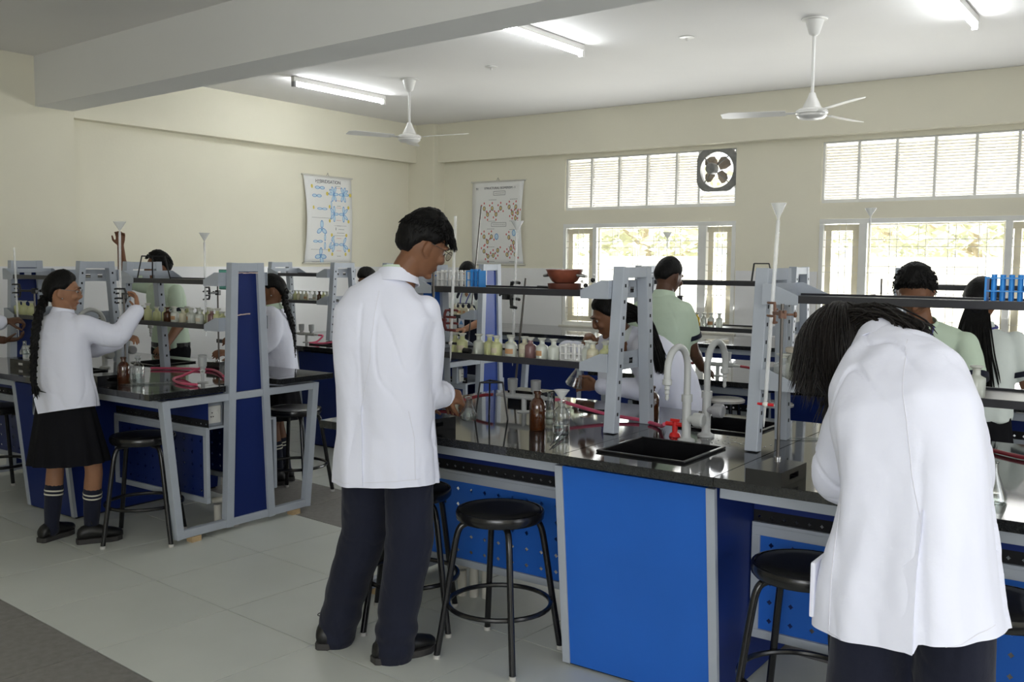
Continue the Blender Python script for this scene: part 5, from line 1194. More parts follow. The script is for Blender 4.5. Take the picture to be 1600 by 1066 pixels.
for k in range(130):   # tousled fringe
    a = rn.uniform(-.9, .9); q = V((math.sin(a)*.8, math.cos(a)*.8, rn.uniform(.45, .8))).normalized(); p = head_pt(q)+q*.016; pts = [p]; d = V((q.x+rn.uniform(-.5, .5), q.y*1.0+.3, .25)).normalized()
    for i in range(5): d = (d+V((rn.uniform(-.4, .4), .1, -.38))).normalized(); pts.append(pts[-1]+d*.012)
    hm.tube([hc+R @ p_ for p_ in pts], [.003, .0036, .0032, .0028, .002, .0006], 5)
hm.build('hair', hair_m, root, smooth=True, auto=70); face_parts(hc, R, 1.0, root); glasses(hc, R, 1.0, root)
l_ = lat.normalized(); fw = V((0, 0, 1)).cross(l_); cz = V((-2.49, 2.655, 0))
def vent(p, n_):
    u = (p-cz).dot(l_); b_ = (p-cz).dot(fw); d = 0
    if b_ < 0:
        if p.z < 1.02: d += .012/(1+math.exp(-(u+.055)*160))*min(1, (1.02-p.z)/.12)*(-1)
        d -= .004*math.exp(-((u+.005)/.006)**2) if 1.0 < p.z < 1.40 else 0
        d += .006*math.sin(u*42+1.2*math.sin(p.z*5))*min(1, max(0, (1.35-p.z)/.3))*.7
        d += .005*math.sin((p.z*26+u*34))*max(0, 1-abs(u-.16)/.09)*max(0, 1-abs(p.z-1.28)/.2)
    return d
hem = .722
coat = jacket('lab_coat', root, ([(-2.49, 2.665, hem-.03), (-2.49, 2.66, .80), (-2.488, 2.66, .92), (-2.488, 2.652, 1.08), (-2.49, 2.648, 1.24), (-2.49, 2.66, 1.35), (-2.486, 2.678, 1.42), (-2.478, 2.695, 1.468), (-2.472, 2.705, 1.488)], [(.212, .150), (.205, .148), (.192, .142), (.186, .135), (.192, .132), (.205, .110), (.165, .088), (.088, .072), (.070, .064)], lat),
    [([shR, (-2.365, 2.756, 1.24), (-2.380, 2.765, 1.07), (-2.392, 2.84, 1.035), (-2.404, 2.895, 1.03)], [.054, .066, .066, .060, .052]), ([shL, (-2.68, 2.66, 1.24), (-2.685, 2.745, 1.10), (-2.60, 2.86, 1.03), (-2.53, 2.92, .995)], [.054, .062, .062, .058, .052])], coat_m, .0075, folds(3, .006, .007, 1.0, .72, cx=(-2.49, 2.66), nf=7, extra=vent), hem=(.80, .035, 0))
bd = fw
pc = lambda u, z: cz+l_*u+V((0, 0, z))
seam(coat, [pc(.005, 1.44), pc(.0, 1.2), pc(-.04, 1.02)], bd, 'back_seam')
flap(coat, [pc(-.043, 1.02), pc(-.075, .9), pc(-.09, .80), pc(-.09, .722)], [pc(-.040, 1.02), pc(-.040, .9), pc(-.036, .80), pc(-.034, .722)], bd, coat_m)
for z_ in (.737,): seam(coat, [pc(-.18, z_-.008), pc(-.05, z_-.004), pc(.0, z_), pc(.17, z_+.006)], bd, 'hem_stitch', .0011)
seam(coat, [pc(.135, 1.0), pc(.15, .9), pc(.155, .74)], bd, 'side_seam')
collar((-2.470, 2.703, 1.478), rot_az(15, 12), .078, .074, .040, coat_m, root); collar((-2.468, 2.707, 1.492), rot_az(15, 12), .069, .066, .036, green_s, root, name='shirt_collar')
MB().tube([(-2.4035, 2.892, 1.03), (-2.404, 2.898, 1.03)], [.0535, .0535], 20).build('cuff', coat_m, root, smooth=True)
trousers(lg, sp[0], root, navy_c, 2, (.095, .094, .084, .076), .03, .008)
shoe((-2.765, 2.585), (-.55, .84), root, .27); shoe((-2.515, 2.615), (.34, .94), root, .27)
# ---- the bending student with hanging hair, right foreground
sp = [(-.50, 2.275, .90), (-.51, 2.29, 1.04), (-.545, 2.36, 1.20), (-.60, 2.46, 1.31), (-.635, 2.525, 1.35)]
shR, shL = (-.465, 2.45, 1.25), (-.705, 2.475, 1.195); lat = V((1, -.03, .14))
lg = [((-.41, 2.28, .88), (-.40, 2.31, .47), (-.39, 2.27, .09)), ((-.585, 2.27, .88), (-.60, 2.30, .47), (-.62, 2.26, .09))]
root, R, hc = person('dark-haired student in a long white lab coat bending over the bench, back turned', sp, (shR, shL), (((-.455, 2.62, 1.04), (-.50, 2.82, .93)), ((-.745, 2.56, .98), (-.67, 2.80, .93))), (((-.3, .9, -.2), (-.5, .1, -.8), .6), ((.4, .85, -.2), (.5, .1, -.8), .6)), (-.765, 2.625, 1.325), (18, 52, -22), 1.0, lg, skin_l, .0065)
hm = hair_cap(hc, R, 1.0, .50, -.35, -.75, .018, .004, 3, .006)
lk = locks(hc, R, 1.0, 2300, .180, 11, front=.2, grav=.72, rad=.0026, zmin=-.2, th=.016, out=.02); hm.add(lk.v, lk.f)
rn = random.Random(6)
for k in range(220):   # hair swept over the nape to the right
    a = V((rn.uniform(-.03, .05), -.085, rn.uniform(-.03, .06))); p = hc+R @ a; e = V((-.575+rn.uniform(-.05, .035), 2.50+rn.uniform(-.03, .03), 1.395+rn.uniform(-.03, .02))); mid = p.lerp(e, .5)+V((0, -.01, .03+rn.uniform(-.01, .012)))
    hm.tube(bez([p, mid, e, e+V((rn.uniform(0, .04), -.01, rn.uniform(-.035, -.005)))], 3), [.0027]*4+[.0026]*3+[.0022, .0016, .0006], 5)
hm.build('hair', hair_b, root, smooth=True, auto=70); face_parts(hc, R, 1.0, root)
cz = V((-.50, 2.25, 0))
def back(p, n_):
    d = 0
    if n_.y < .2:
        c = -.49-.10*(p.z-.9); u = p.x-c; d += .010*math.sin(u*30+.8*math.sin(p.z*4))*min(1, max(0, (1.28-p.z)/.35)); d -= .006*math.exp(-((u-.045)/.008)**2)*min(1, max(0, (1.2-p.z)/.1))
        d -= .010*math.exp(-((p.x+.645+.22*(p.z-1.0))/.013)**2)*max(0, 1-abs(p.z-1.02)/.2)
        if p.z < 1.0: d += .012/(1+math.exp((u-.075)*140))*min(1, (1.0-p.z)/.15)
    return d
coat = jacket('lab_coat', root, ([(-.475, 2.235, .655), (-.49, 2.245, .80), (-.487, 2.26, .93), (-.505, 2.285, 1.06), (-.545, 2.345, 1.19), (-.585, 2.42, 1.275), (-.615, 2.475, 1.325), (-.632, 2.515, 1.352)], [(.200, .150), (.188, .144), (.168, .136), (.160, .130), (.172, .120), (.158, .098), (.112, .078), (.072, .062)], lat),
    [([shR, (-.455, 2.54, 1.14), (-.455, 2.62, 1.04), (-.475, 2.73, .97), (-.495, 2.80, .935)], [.054, .060, .060, .056, .052]), ([shL, (-.735, 2.52, 1.09), (-.745, 2.56, .985), (-.715, 2.67, .95), (-.68, 2.78, .935)], [.054, .064, .068, .062, .054])], coat_m, .0075, folds(5, .007, .010, 1.05, .69, cx=(-.49, 2.25), nf=6, extra=back), hem=(.775, .085, 0))
for v in coat.data.vertices:
    if v.co.x > -.445: v.co.z += .022*max(0, 1-(v.co.z-.73)/.12)*min(1, (v.co.x+.445)/.006)
bd = V((0, 1, .25))
flap(coat, [(-.455, 2.1, 1.02), (-.495, 2.1, .9), (-.515, 2.1, .80), (-.52, 2.1, .742)], [(-.452, 2.1, 1.02), (-.452, 2.1, .9), (-.449, 2.1, .80), (-.447, 2.1, .742)], bd, coat_m)
seam(coat, [(-.57, 2.2, 1.36), (-.51, 2.2, 1.2), (-.455, 2.2, 1.02)], bd, 'back_seam')
seam(coat, [(-.64, 2.2, .748), (-.55, 2.2, .754), (-.46, 2.2, .758)], bd, 'hem_stitch', .0011); seam(coat, [(-.44, 2.2, .785), (-.36, 2.2, .79), (-.30, 2.2, .795)], bd, 'hem_stitch', .0011)
seam(coat, [(-.645, 2.2, 1.0), (-.64, 2.2, .9), (-.635, 2.2, .75)], bd, 'side_seam')
collar((-.631, 2.514, 1.340), rot_az(15, 48), .080, .072, .046, coat_m, root); MB().box((-.690, 2.22, .80), (.012, .11, .13)).build('pocket', coat_m, root, bevel=.005)
trousers(lg, sp[0], root, navy_c, 4, (.080, .092, .088, .080), .03, .009, .85); shoe((-.39, 2.19), (.1, 1), root); shoe((-.62, 2.18), (-.12, 1), root)
# ---- the plaited girl at the near left bench
k = .88
sp = [(-5.0000, 2.785, .78), (-5.0050, 2.78, .92), (-5.0100, 2.785, 1.08), (-5.0150, 2.80, 1.20), (-5.0150, 2.81, 1.255)]
shR, shL = (-4.90, 2.845, 1.19), (-5.13, 2.78, 1.18); lat = V(shR)-V(shL)
lg = [((-4.925, 2.80, .77), (-4.885, 2.87, .43), (-4.945, 2.885, .09)), ((-5.075, 2.77, .77), (-5.14, 2.80, .43), (-5.145, 2.77, .09))]
root, R, hc = person('girl with a long black plait and spectacles in a white lab coat, hand raised', sp, (shR, shL), (((-4.835, 3.00, 1.135), (-4.825, 3.12, 1.275)), ((-5.12, 3.0, 1.05), (-4.93, 3.07, 1.09))), (((-.45, .2, .9), (-.5, -.8, -.1), .55), ((.6, .4, .3), (0, .3, -.9), .8)), (-5.07, 2.835, 1.373), (-32, 6, 0), .93, lg, skin_l, .006, None, k)
hm = hair_cap(hc, R, .93, .60, .08, -.60, .016, .002, 4); hm.build('hair', hair_m, root, smooth=True, auto=70)
braid([hc+R @ V((0, -.085, -.035)), (-5.04, 2.680, 1.26), (-5.00, 2.635, 1.15), (-4.985, 2.615, 1.02), (-4.975, 2.605, .93), (-4.955, 2.605, .84)], root, .026, 18); face_parts(hc, R, .93, root); glasses(hc, R, .93, root)
MB().ball(hc+R @ V((.070, .0, -.036)), .004, 10, 6).build('ear_stud', bright_steel, root, smooth=True)
def slit(p, n_): return -.035*math.exp(-((p.x+5.12)/.018)**2)*max(0, (.83-p.z)/.12) if p.y < 2.80 and p.z < .83 else 0
COAT = jacket('lab_coat', root, ([(-4.9850, 2.79, .64), (-4.9900, 2.785, .80), (-4.9950, 2.78, .92), (-5.0050, 2.78, 1.06), (-5.0130, 2.785, 1.15), (-5.0150, 2.80, 1.215), (-5.0150, 2.808, 1.25), (-5.0150, 2.812, 1.265)], [(.185, .140), (.172, .130), (.160, .118), (.160, .112), (.158, .100), (.128, .080), (.072, .060), (.056, .052)], lat),
    [([shR, (-4.875, 2.92, 1.155), (-4.84, 3.0, 1.135), (-4.832, 3.06, 1.20), (-4.826, 3.11, 1.262)], [.068, .066, .062, .052, .044]), ([shL, (-5.20, 2.88, 1.10), (-5.12, 3.0, 1.05), (-5.02, 3.04, 1.07), (-4.95, 3.065, 1.085)], [.066, .062, .056, .050, .044])], coat_m, .008, folds(7, .006, .008, .95, .70, cx=(-5.04, 2.785), nf=6, extra=slit), hem=(1.66, .185, 0)).data
for v in COAT.vertices:
    q = v.co; hz = 1.66+.185*q.x; w_ = abs(q.x+5.055)/.035
    if q.y < 2.78 and w_ < 1: q.z += .11*(1-w_)*max(0, 1-(q.z-hz)/.22)
collar((-5.0400, 2.81, 1.255), rot_az(-15, 10), .062, .058, .030, coat_m, root); skirt((-5.01, 2.785, .90), (-4.995, 2.795, .455), .135, .10, .225, .185, lat, root, black_c)
for hp, kn, an in lg: socks(kn, an, root, .38)
shoe((-4.965, 2.81), (.42, .9), root, .235); shoe((-5.14, 2.70), (-.28, .96), root, .235)
root.location.x += .065; root.location.y -= .02
# ---- the boy in green behind the near left bench
sp = [(-6.62, 4.60, .86), (-6.625, 4.59, 1.02), (-6.63, 4.57, 1.18), (-6.625, 4.55, 1.32), (-6.62, 4.545, 1.38)]
shR, shL = (-6.795, 4.555, 1.325), (-6.455, 4.545, 1.31); lat = V(shR)-V(shL)
lg = [((-6.70, 4.6, .85), (-6.70, 4.57, .45), (-6.70, 4.62, .09)), ((-6.54, 4.6, .85), (-6.54, 4.57, .45), (-6.54, 4.62, .09))]
root, R, hc = person('boy in a pale green shirt behind the near left bench, one arm raised high', sp, (shR, shL), (((-7.03, 4.46, 1.40), (-6.965, 4.40, 1.655)), ((-6.36, 4.50, 1.06), (-6.27, 4.32, .915))), (((.15, -.1, .95), (.7, -.6, .1), .6), ((.3, -.8, -.25), (0, -.1, -1), .25)), (-6.635, 4.505, 1.495), (150, 6, 0), .98, lg, skin, .0065)
hm = hair_cap(hc, R, .98, .66, .06, -.4, .014, .003, 5, .008); lk = locks(hc, R, .98, 300, .018, 21, front=.56, grav=.1, rad=.0026, zmin=.1, th=.015); hm.add(lk.v, lk.f); hm.build('hair', hair_m, root, smooth=True, auto=70); face_parts(hc, R, .98, root)
def shirt(root, sp, shR, shL, elbows, lat, m, seed, W=1.0, hemz=.80, cuff=navy_c, sl=.62):
    c = [V(p) for p in sp]; P = [V((c[0].x, c[0].y, hemz)), c[0]+V((0, 0, .04)), c[1], c[2], c[2].lerp(c[3], .75), c[3]+V((0, 0, .01)), c[4]-V((0, 0, .008)), c[4]+V((0, 0, .008))]
    D = [(.172, .125), (.172, .124), (.168, .118), (.180, .122), (.188, .105), (.155, .082), (.080, .066), (.060, .058)]; sv = []; ends = []
    for s, e in zip((shR, shL), elbows): s, e = V(s), V(e); q = s.lerp(e, sl); sv.append(([s, s.lerp(e, sl*.5), q], [.056*W, .066*W, .066*W])); ends.append((q, (e-s).normalized()))
    o = jacket('shirt', root, (P, [(a*W, b*W) for a, b in D], lat), sv, m, .008, folds(seed, .005, .004, 1.1, hemz, cx=(P[0].x, P[0].y), nf=9))
    if cuff:
        for q, d in ends: x, y = frame_of(d); MB().loft([ell(q-d*.004, x, y, .066*W, .066*W, 22), ell(q-d*.004, x, y, .071*W, .071*W, 22), ell(q+d*.022, x, y, .070*W, .070*W, 22), ell(q+d*.022, x, y, .062*W, .062*W, 22)]).build('sleeve_band', cuff, root, smooth=True)
    return o
shirt(root, sp, shR, shL, ((-7.03, 4.46, 1.40), (-6.36, 4.50, 1.06)), lat, green_s, 11, 1.0, .85); collar((-6.62, 4.545, 1.375), rot_az(178, 10), .066, .062, .036, green_s, root); trousers(lg, sp[0], root, black_c, 5); shoe((-6.70, 4.70), (-.2, -1), root); shoe((-6.54, 4.70), (.2, -1), root)
MB().loft([ell(V((-6.62, 4.598, z)), V((1, 0, 0)), V((0, 1, 0)), a, b, 24) for z, a, b in ((.865, .170, .122), (.865, .178, .130), (.90, .178, .130), (.90, .170, .122))]).build('belt', shoe_m, root)
# ---- the plaited girl behind the end column
sp = [(-5.1550, 4.4450, .76), (-5.1650, 4.4450, .90), (-5.1800, 4.4350, 1.05), (-5.2050, 4.4200, 1.17), (-5.2250, 4.4100, 1.225)]
shR, shL = (-5.275, 4.53, 1.165), (-5.105, 4.35, 1.165); lat = V(shR)-V(shL)
lg = [((-5.2050, 4.4950, .75), (-5.2250, 4.4750, .42), (-5.1750, 4.5050, .09)), ((-5.1050, 4.3950, .75), (-5.1550, 4.3750, .42), (-5.1300, 4.3950, .09))]
root, R, hc = person('plaited girl in a white lab coat half hidden by the blue end column', sp, (shR, shL), (((-5.32, 4.38, 1.0), (-5.20, 4.09, 1.03)), ((-5.09, 4.25, .97), (-5.16, 4.02, .945))), (((.3, -.85, .15), (.3, .2, -.9), .7), ((0, -.95, .05), (-.5, 0, -.8), .5)), (-5.215, 4.435, 1.345), (125, 18, 0), .92, lg, skin, .0065, None, .88)
hm = hair_cap(hc, R, .92, .62, .10, -.5, .014, .002, 6); hm.build('hair', hair_m, root, smooth=True, auto=70); face_parts(hc, R, .92, root)
braid([hc+R @ V((0, -.09, -.02)), (-5.12, 4.47, 1.25), (-5.075, 4.485, 1.12), (-5.06, 4.485, .98), (-5.055, 4.475, .86), (-5.055, 4.47, .78)], root, .025, 18)
MB().ball(hc+R @ V((-.070, .0, -.036)), .005, 10, 6).build('ear_stud', bright_steel, root, smooth=True)
jacket('lab_coat', root, ([(-5.1450, 4.4500, .68), (-5.1550, 4.4450, .78), (-5.1600, 4.4450, .90), (-5.1700, 4.4400, 1.02), (-5.1900, 4.4300, 1.12), (-5.2100, 4.4180, 1.185), (-5.2230, 4.4120, 1.222), (-5.2250, 4.4100, 1.238)], [(.17, .13), (.162, .125), (.152, .115), (.155, .112), (.150, .10), (.122, .080), (.07, .06), (.056, .052)], lat),
    [([shR, (-5.30, 4.47, 1.07), (-5.32, 4.38, 1.0), (-5.27, 4.26, 1.012)], [.066, .063, .058, .050]), ([shL, (-5.07, 4.31, 1.05), (-5.09, 4.25, .975), (-5.12, 4.15, .96)], [.066, .062, .058, .050])], coat_m, .008, folds(13, .006, .008, .95, .68, cx=(-5.1, 4.5), nf=6), hem=(.705, 0, 0))
collar((-5.2, 4.435, 1.22), rot_az(130, 10), .062, .058, .032, green_s, root, name='shirt_collar'); skirt((-5.165, 4.445, .88), (-5.155, 4.45, .46), .13, .10, .185, .15, lat, root, black_c)
for hp, kn, an in lg: socks(kn, an, root, .38)
shoe((-5.135, 4.545), (-.6, -.7), root, .23); shoe((-5.085, 4.425), (-.6, -.7), root, .23)
# ---- the student whose hands come in at the left edge
sp = [(-6.62, 2.62, .85), (-6.62, 2.62, 1.0), (-6.61, 2.63, 1.18), (-6.60, 2.66, 1.32), (-6.59, 2.68, 1.38)]
shR, shL = (-6.43, 2.69, 1.32), (-6.77, 2.65, 1.32); lat = V(shR)-V(shL)
lg = [((-6.54, 2.62, .84), (-6.53, 2.65, .45), (-6.53, 2.62, .09)), ((-6.70, 2.62, .84), (-6.70, 2.65, .45), (-6.71, 2.62, .09))]
root, R, hc = person('student at the left edge, only white sleeves and dark hands in view', sp, (shR, shL), (((-6.30, 2.80, 1.10), (-6.17, 3.03, 1.155)), ((-6.72, 2.80, 1.06), (-6.22, 3.04, 1.035))), (((.3, .9, .1), (-.3, .2, -.9), .9), ((.6, .7, .05), (.1, .1, 1), .6)), (-6.57, 2.72, 1.50), (0, 20, 0), .98, lg, skin_d, .0065)
hm = hair_cap(hc, R, .98, .56, .05, -.4, .016, .003, 8, .008); hm.build('hair', hair_m, root, smooth=True, auto=70)
jacket('lab_coat', root, ([(-6.62, 2.62, .72), (-6.62, 2.62, .9), (-6.62, 2.62, 1.06), (-6.61, 2.63, 1.2), (-6.60, 2.65, 1.30), (-6.595, 2.67, 1.36), (-6.59, 2.68, 1.39)], [(.20, .14), (.19, .135), (.185, .13), (.19, .13), (.175, .10), (.10, .075), (.062, .058)], lat),
    [([shR, (-6.35, 2.75, 1.19), (-6.30, 2.80, 1.10), (-6.235, 2.92, 1.13), (-6.18, 3.0, 1.15)], [.072, .068, .064, .056, .050]), ([shL, (-6.77, 2.73, 1.17), (-6.72, 2.80, 1.06), (-6.5, 2.92, 1.045)], [.072, .068, .062, .054])], coat_m, .009, folds(17, .006)); trousers(lg, sp[0], root, navy_c, 6); shoe((-6.53, 2.54), (0, 1), root); shoe((-6.71, 2.54), (0, 1), root)
root.location.x += .10
# ---- the student whose black hair shows left of the standing boy
sp = [(-6.69, 7.05, .82), (-6.69, 7.04, .96), (-6.69, 7.02, 1.10), (-6.69, 6.98, 1.22), (-6.69, 6.95, 1.27)]
shR, shL = (-6.85, 6.98, 1.21), (-6.53, 6.98, 1.21); lat = V(shR)-V(shL)
lg = [((-6.77, 7.05, .81), (-6.77, 7.03, .43), (-6.77, 7.08, .09)), ((-6.61, 7.05, .81), (-6.61, 7.03, .43), (-6.61, 7.08, .09))]
root, R, hc = person('student behind the far left bench, only black hair above the coat shoulder', sp, (shR, shL), (((-6.90, 6.90, 1.0), (-6.78, 6.72, .92)), ((-6.48, 6.90, 1.0), (-6.60, 6.72, .92))), (((.2, -.9, 0), (0, 0, -1), .4), ((-.2, -.9, 0), (0, 0, -1), .4)), (-6.685, 6.88, 1.375), (175, 34, 0), .95, lg, skin, .008)
hm = hair_cap(hc, R, .95, .5, -.1, -.5, .02, .003, 9); hm.build('hair', hair_m, root, smooth=True, auto=70); shirt(root, sp, shR, shL, ((-6.90, 6.90, 1.0), (-6.48, 6.90, 1.0)), lat, green_s, 19, .95, .8); collar((-6.69, 6.95, 1.265), rot_az(180, 20), .062, .058, .034, green_s, root); trousers(lg, sp[0], root, black_c, 7, voxel=.012); shoe((-6.77, 7.15), (0, -1), root, laces=False); shoe((-6.61, 7.15), (0, -1), root, laces=False)
# ---- the dark-vested student behind the far left bench
sp = [(-5.42, 6.98, .80), (-5.42, 6.97, .95), (-5.42, 6.96, 1.10), (-5.42, 6.93, 1.24), (-5.415, 6.91, 1.295)]
shR, shL = (-5.57, 6.94, 1.235), (-5.27, 6.92, 1.235); lat = V(shR)-V(shL)
lg = [((-5.50, 6.98, .79), (-5.50, 6.97, .42), (-5.50, 7.02, .09)), ((-5.34, 6.98, .79), (-5.34, 6.97, .42), (-5.34, 7.02, .09))]
root, R, hc = person('student in a dark vest with a hanging identity card behind the far left bench', sp, (shR, shL), (((-5.62, 6.86, 1.02), (-5.50, 6.70, .95)), ((-5.22, 6.84, 1.02), (-5.30, 6.68, .95))), (((.2, -.9, 0), (0, 0, -1), .5), ((-.2, -.9, 0), (0, 0, -1), .5)), (-5.41, 6.87, 1.435), (190, 20, 0), .95, lg, skin_l, .007)
hm = hair_cap(hc, R, .95, .50, -.05, -.6, .018, .002, 10); hm.build('hair', hair_m, root, smooth=True, auto=70); face_parts(hc, R, .95, root)
shirt(root, sp, shR, shL, ((-5.62, 6.86, 1.02), (-5.22, 6.84, 1.02)), lat, white_s, 23, .92, .8)
jacket('vest', root, ([(-5.42, 6.98, .74), (-5.42, 6.975, .88), (-5.42, 6.97, 1.0), (-5.42, 6.955, 1.12), (-5.42, 6.94, 1.20)], [(.172, .135), (.166, .130), (.166, .126), (.168, .124), (.150, .102)], lat), [((V(shR)+V((.03, 0, -.03)), V(shR)+V((.055, -.005, .035))), [.062, .050]), ((V(shL)+V((-.03, 0, -.03)), V(shL)+V((-.055, -.005, .035))), [.062, .050])], navy_c, .008, folds(24, .003))
collar((-5.415, 6.908, 1.285), rot_az(185, 12), .066, .062, .036, white_s, root); skirt((-5.42, 6.98, .85), (-5.42, 6.99, .42), .14, .105, .2, .16, lat, root, navy_c)
MB().tube(bez([(-5.47, 6.86, 1.28), (-5.455, 6.815, 1.18), (-5.43, 6.805, 1.04)], 5), .005, 6).build('lanyard', lan_m, root); MB().tube(bez([(-5.37, 6.86, 1.28), (-5.39, 6.815, 1.18), (-5.425, 6.805, 1.04)], 5), .005, 6).build('lanyard', lan_m, root)
idc = MB().b2(-5.46, -5.395, 6.796, 6.80, .955, 1.045).build('identity_card', mat('card_white', (.66, .68, .74), .4), root, bevel=.002); MB().poly([(-5.452, 6.7955, .985), (-5.403, 6.7955, .985), (-5.4275, 6.7955, 1.025)], (0, -1, 0), .0006).build('print', ink_b, idc)
for hp, kn, an in lg: shoe((an[0], an[1]+.06), (0, -1), root, .23, laces=False)
# ---- the long-haired student bending behind the near right bench
sp = [(-2.25, 4.62, .82), (-2.265, 4.59, .95), (-2.33, 4.51, 1.07), (-2.395, 4.44, 1.145), (-2.425, 4.41, 1.175)]
shR, shL = (-2.545, 4.49, 1.13), (-2.29, 4.375, 1.12); lat = V(shR)-V(shL)
lg = [((-2.32, 4.66, .81), (-2.34, 4.62, .43), (-2.32, 4.68, .09)), ((-2.18, 4.60, .81), (-2.20, 4.56, .43), (-2.17, 4.62, .09))]
root, R, hc = person('long-haired student in a white lab coat bending behind the grey column with a flask', sp, (shR, shL), (((-2.765, 4.40, 1.065), (-2.61, 4.285, 1.095)), ((-2.30, 4.40, .905), (-2.545, 4.335, .905))), (((.35, -.05, .9), (.6, .4, -.1), 1.35), ((-.9, -.15, .05), (-.1, -.9, -.1), .65)), (-2.49, 4.345, 1.275), (130, 26, 0), .96, lg, skin, .006)
hm = hair_cap(hc, R, .96, .58, .02, -.6, .016, .003, 12)
rn = random.Random(8)
for k_ in range(380):
    a = rn.uniform(-.062, .062); p = hc+R @ V((a, -.06-.03*rn.random(), .05-.12*rn.random())); q = V((-2.275+rn.uniform(-.03, .02), 4.36+rn.uniform(-.03, .02), 1.245+rn.uniform(-.02, .02))); e = V((-2.185+rn.uniform(-.025, .02), 4.36+rn.uniform(-.025, .02), 1.04+rn.uniform(-.05, .06)))
    hm.tube(bez([p, p.lerp(q, .5)+V((.012, .01, .018)), q, q.lerp(e, .5)+V((.012, -.01, .008)), e], 3), [.0042]*11+[.003, .001], 5)
hm.build('hair', hair_m, root, smooth=True, auto=70); face_parts(hc, R, .96, root)
jacket('lab_coat', root, ([(-2.235, 4.63, .68), (-2.245, 4.62, .80), (-2.26, 4.595, .92), (-2.30, 4.545, 1.02), (-2.35, 4.49, 1.095), (-2.395, 4.443, 1.148), (-2.418, 4.42, 1.175), (-2.428, 4.408, 1.188)], [(.185, .145), (.178, .138), (.170, .130), (.170, .122), (.160, .105), (.125, .08), (.072, .06), (.058, .054)], lat),
    [([shR, (-2.66, 4.46, 1.06), (-2.765, 4.40, 1.065), (-2.69, 4.34, 1.08), (-2.632, 4.30, 1.09)], [.066, .066, .066, .056, .046]), ([shL, (-2.27, 4.38, 1.0), (-2.29, 4.395, .91), (-2.42, 4.365, .905), (-2.52, 4.34, .905)], [.072, .070, .062, .054, .047])], coat_m, .008, folds(29, .006, .008, .95, .68, cx=(-2.25, 4.6), nf=6), hem=(.70, 0, 0))
collar((-2.426, 4.41, 1.172), rot_az(135, 35), .062, .058, .034, white_s, root); trousers(lg, sp[0], root, navy_c, 8); shoe((-2.32, 4.76), (-.4, -.9), root, laces=False); shoe((-2.17, 4.70), (-.4, -.9), root, laces=False)
MB().tube(bez([(-2.46, 4.36, 1.16), (-2.505, 4.33, 1.06), (-2.51, 4.335, .99)], 5), .005, 6).build('lanyard', lan_m, root); MB().b2(-2.54, -2.485, 4.328, 4.331, .90, .985).build('identity_card', mat('card_white', (.66, .68, .74), .4), root, bevel=.001)
# ---- the man in green at the left window
sp = [(-2.475, 5.03, .84), (-2.48, 5.03, .98), (-2.485, 5.045, 1.15), (-2.495, 5.07, 1.30), (-2.50, 5.085, 1.36)]
shR, shL = (-2.365, 5.075, 1.28), (-2.645, 5.075, 1.28); lat = V(shR)-V(shL)
lg = [((-2.395, 5.03, .83), (-2.39, 5.05, .44), (-2.39, 5.0, .09)), ((-2.555, 5.03, .83), (-2.56, 5.05, .44), (-2.56, 5.0, .09))]
root, R, hc = person('man in a pale green shirt facing the left window, back turned', sp, (shR, shL), (((-2.335, 5.14, 1.05), (-2.345, 5.30, .93)), ((-2.70, 5.13, 1.05), (-2.60, 5.33, .95))), (((0, .9, -.2), (-.3, 0, -.9), .4), ((.1, .9, -.2), (.3, 0, -.9), .4)), (-2.49, 5.125, 1.475), (-12, 18, 0), .97, lg, skin_d, .0065)
hm = hair_cap(hc, R, .97, .60, .05, -.35, .009, .0015, 14); hm.build('hair', hair_m, root, smooth=True, auto=70)
shirt(root, sp, shR, shL, ((-2.335, 5.14, 1.05), (-2.70, 5.13, 1.05)), lat, green_s, 31, .98, .84); collar((-2.50, 5.083, 1.352), rot_az(0, 14), .068, .064, .036, green_s, root); trousers(lg, sp[0], root, black_c, 9); shoe((-2.39, 4.92), (.1, 1), root); shoe((-2.56, 4.92), (-.1, 1), root)
root.location.x -= .045
# ---- the boy in green facing us behind the bending student
sp = [(-1.0, 4.74, .82), (-1.0, 4.73, .95), (-1.0, 4.70, 1.09), (-1.01, 4.655, 1.225), (-1.02, 4.63, 1.28)]
shR, shL = (-1.185, 4.67, 1.205), (-.835, 4.65, 1.205); lat = V(shR)-V(shL)
lg = [((-1.08, 4.74, .81), (-1.08, 4.71, .43), (-1.08, 4.77, .09)), ((-.92, 4.74, .81), (-.92, 4.71, .43), (-.92, 4.77, .09))]
root, R, hc = person('boy in a pale green shirt with a blue lanyard facing us, head bent', sp, (shR, shL), (((-1.23, 4.55, .98), (-1.10, 4.36, .93)), ((-.77, 4.55, .98), (-.90, 4.36, .93))), (((.3, -.9, 0), (.3, 0, -.9), .5), ((-.3, -.9, 0), (-.3, 0, -.9), .5)), (-1.035, 4.555, 1.435), (188, 40, 0), 1.0, lg, skin, .0065)
hm = hair_cap(hc, R, 1.0, .60, .06, -.45, .016, .003, 15, .010); lk = locks(hc, R, 1.0, 390, .014, 51, front=.60, grav=.0, rad=.0024, zmin=.15, th=.020, out=.002); hm.add(lk.v, lk.f); hm.build('hair', hair_m, root, smooth=True, auto=70); face_parts(hc, R, 1.0, root)
shirt(root, sp, shR, shL, ((-1.23, 4.55, .98), (-.77, 4.55, .98)), lat, green_s, 37, 1.02, .82); collar((-1.018, 4.632, 1.268), rot_az(184, 24), .072, .066, .036, green_s, root); trousers(lg, sp[0], root, black_c, 10, voxel=.012); shoe((-1.08, 4.84), (0, -1), root, laces=False); shoe((-.92, 4.84), (0, -1), root, laces=False)
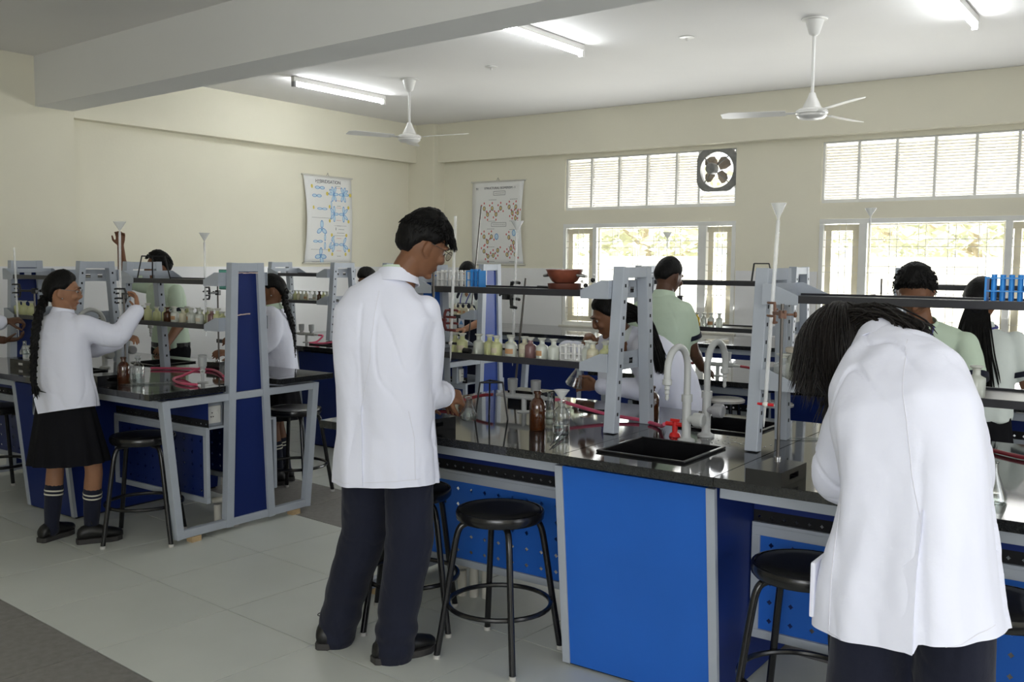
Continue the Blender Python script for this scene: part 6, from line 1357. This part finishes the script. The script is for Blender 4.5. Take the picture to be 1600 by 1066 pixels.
for q in (-1, 1): MB().tube(bez([(-1.018+q*.058, 4.59, 1.275), (-1.01+q*.045, 4.535, 1.20), (-1.005+q*.004, 4.575, 1.05)], 5), .006, 6).build('lanyard', lan_m, root)
# ---- the girl with a ponytail at the right window
sp = [(-.86, 5.12, .76), (-.86, 5.12, .90), (-.86, 5.13, 1.05), (-.86, 5.145, 1.20), (-.86, 5.155, 1.255)]
shR, shL = (-.70, 5.145, 1.19), (-1.02, 5.145, 1.19); lat = V(shR)-V(shL)
lg = [((-.78, 5.12, .75), (-.78, 5.14, .41), (-.78, 5.1, .09)), ((-.94, 5.12, .75), (-.94, 5.14, .41), (-.94, 5.1, .09))]
root, R, hc = person('girl with a long loose ponytail and pale shirt facing the right window', sp, (shR, shL), (((-.635, 5.15, .965), (-.60, 5.34, 1.0)), ((-1.06, 5.2, .98), (-.98, 5.38, .97))), (((.2, .9, .0), (-.2, 0, -.9), .5), ((.1, .9, 0), (.2, 0, -.9), .5)), (-.868, 5.175, 1.378), (0, 14, 0), .95, lg, skin, .0065, None, .92)
hm = hair_cap(hc, R, .95, .6, -.05, -.68, .016, .0015, 16); rn = random.Random(12)
for k_ in range(420):
    a = rn.gauss(0, 1); b_ = rn.gauss(0, 1); p = hc+R @ V((a*.018, -.088, -.055+b_*.012)); q = V((-.865+a*.030, 5.025+b_*.010, 1.14)); e = V((-.868+a*.045+rn.uniform(-.01, .01), 5.012+b_*.012, .92-.05*rn.random()+.03*abs(a)))
    hm.tube(bez([p, p.lerp(q, .45)+V((0, -.018, .012)), q, q.lerp(e, .5), e], 3), [.0042]*11+[.003, .001], 5)
hm.build('hair', hair_m, root, smooth=True, auto=70); MB().tube([hc+R @ V((.022*math.cos(t), -.092+.006*math.sin(t), -.060+.018*math.sin(t))) for t in [2*PI*k/16 for k in range(17)]], .006, 6, caps=False).build('hair_band', black_c, root, smooth=True)
shirt(root, sp, shR, shL, ((-.635, 5.15, .965), (-1.06, 5.2, .98)), lat, white_s, 41, .95, .84); collar((-.86, 5.152, 1.245), rot_az(0, 12), .062, .058, .034, white_s, root); MB().tube([(-.86+.072*math.cos(t), 5.15+.068*math.sin(t), 1.252+.008*math.sin(t)) for t in [2*PI*k/20 for k in range(21)]], .008, 6, caps=False).build('lanyard', lan_m, root, smooth=True)
skirt((-.86, 5.12, .88), (-.86, 5.12, .45), .15, .11, .2, .16, lat, root, black_c)
for hp, kn, an in lg: socks(kn, an, root, .38); shoe((an[0], an[1]-.06), (0, 1), root, .23, laces=False)

bpy.data.scenes.remove(WORK)
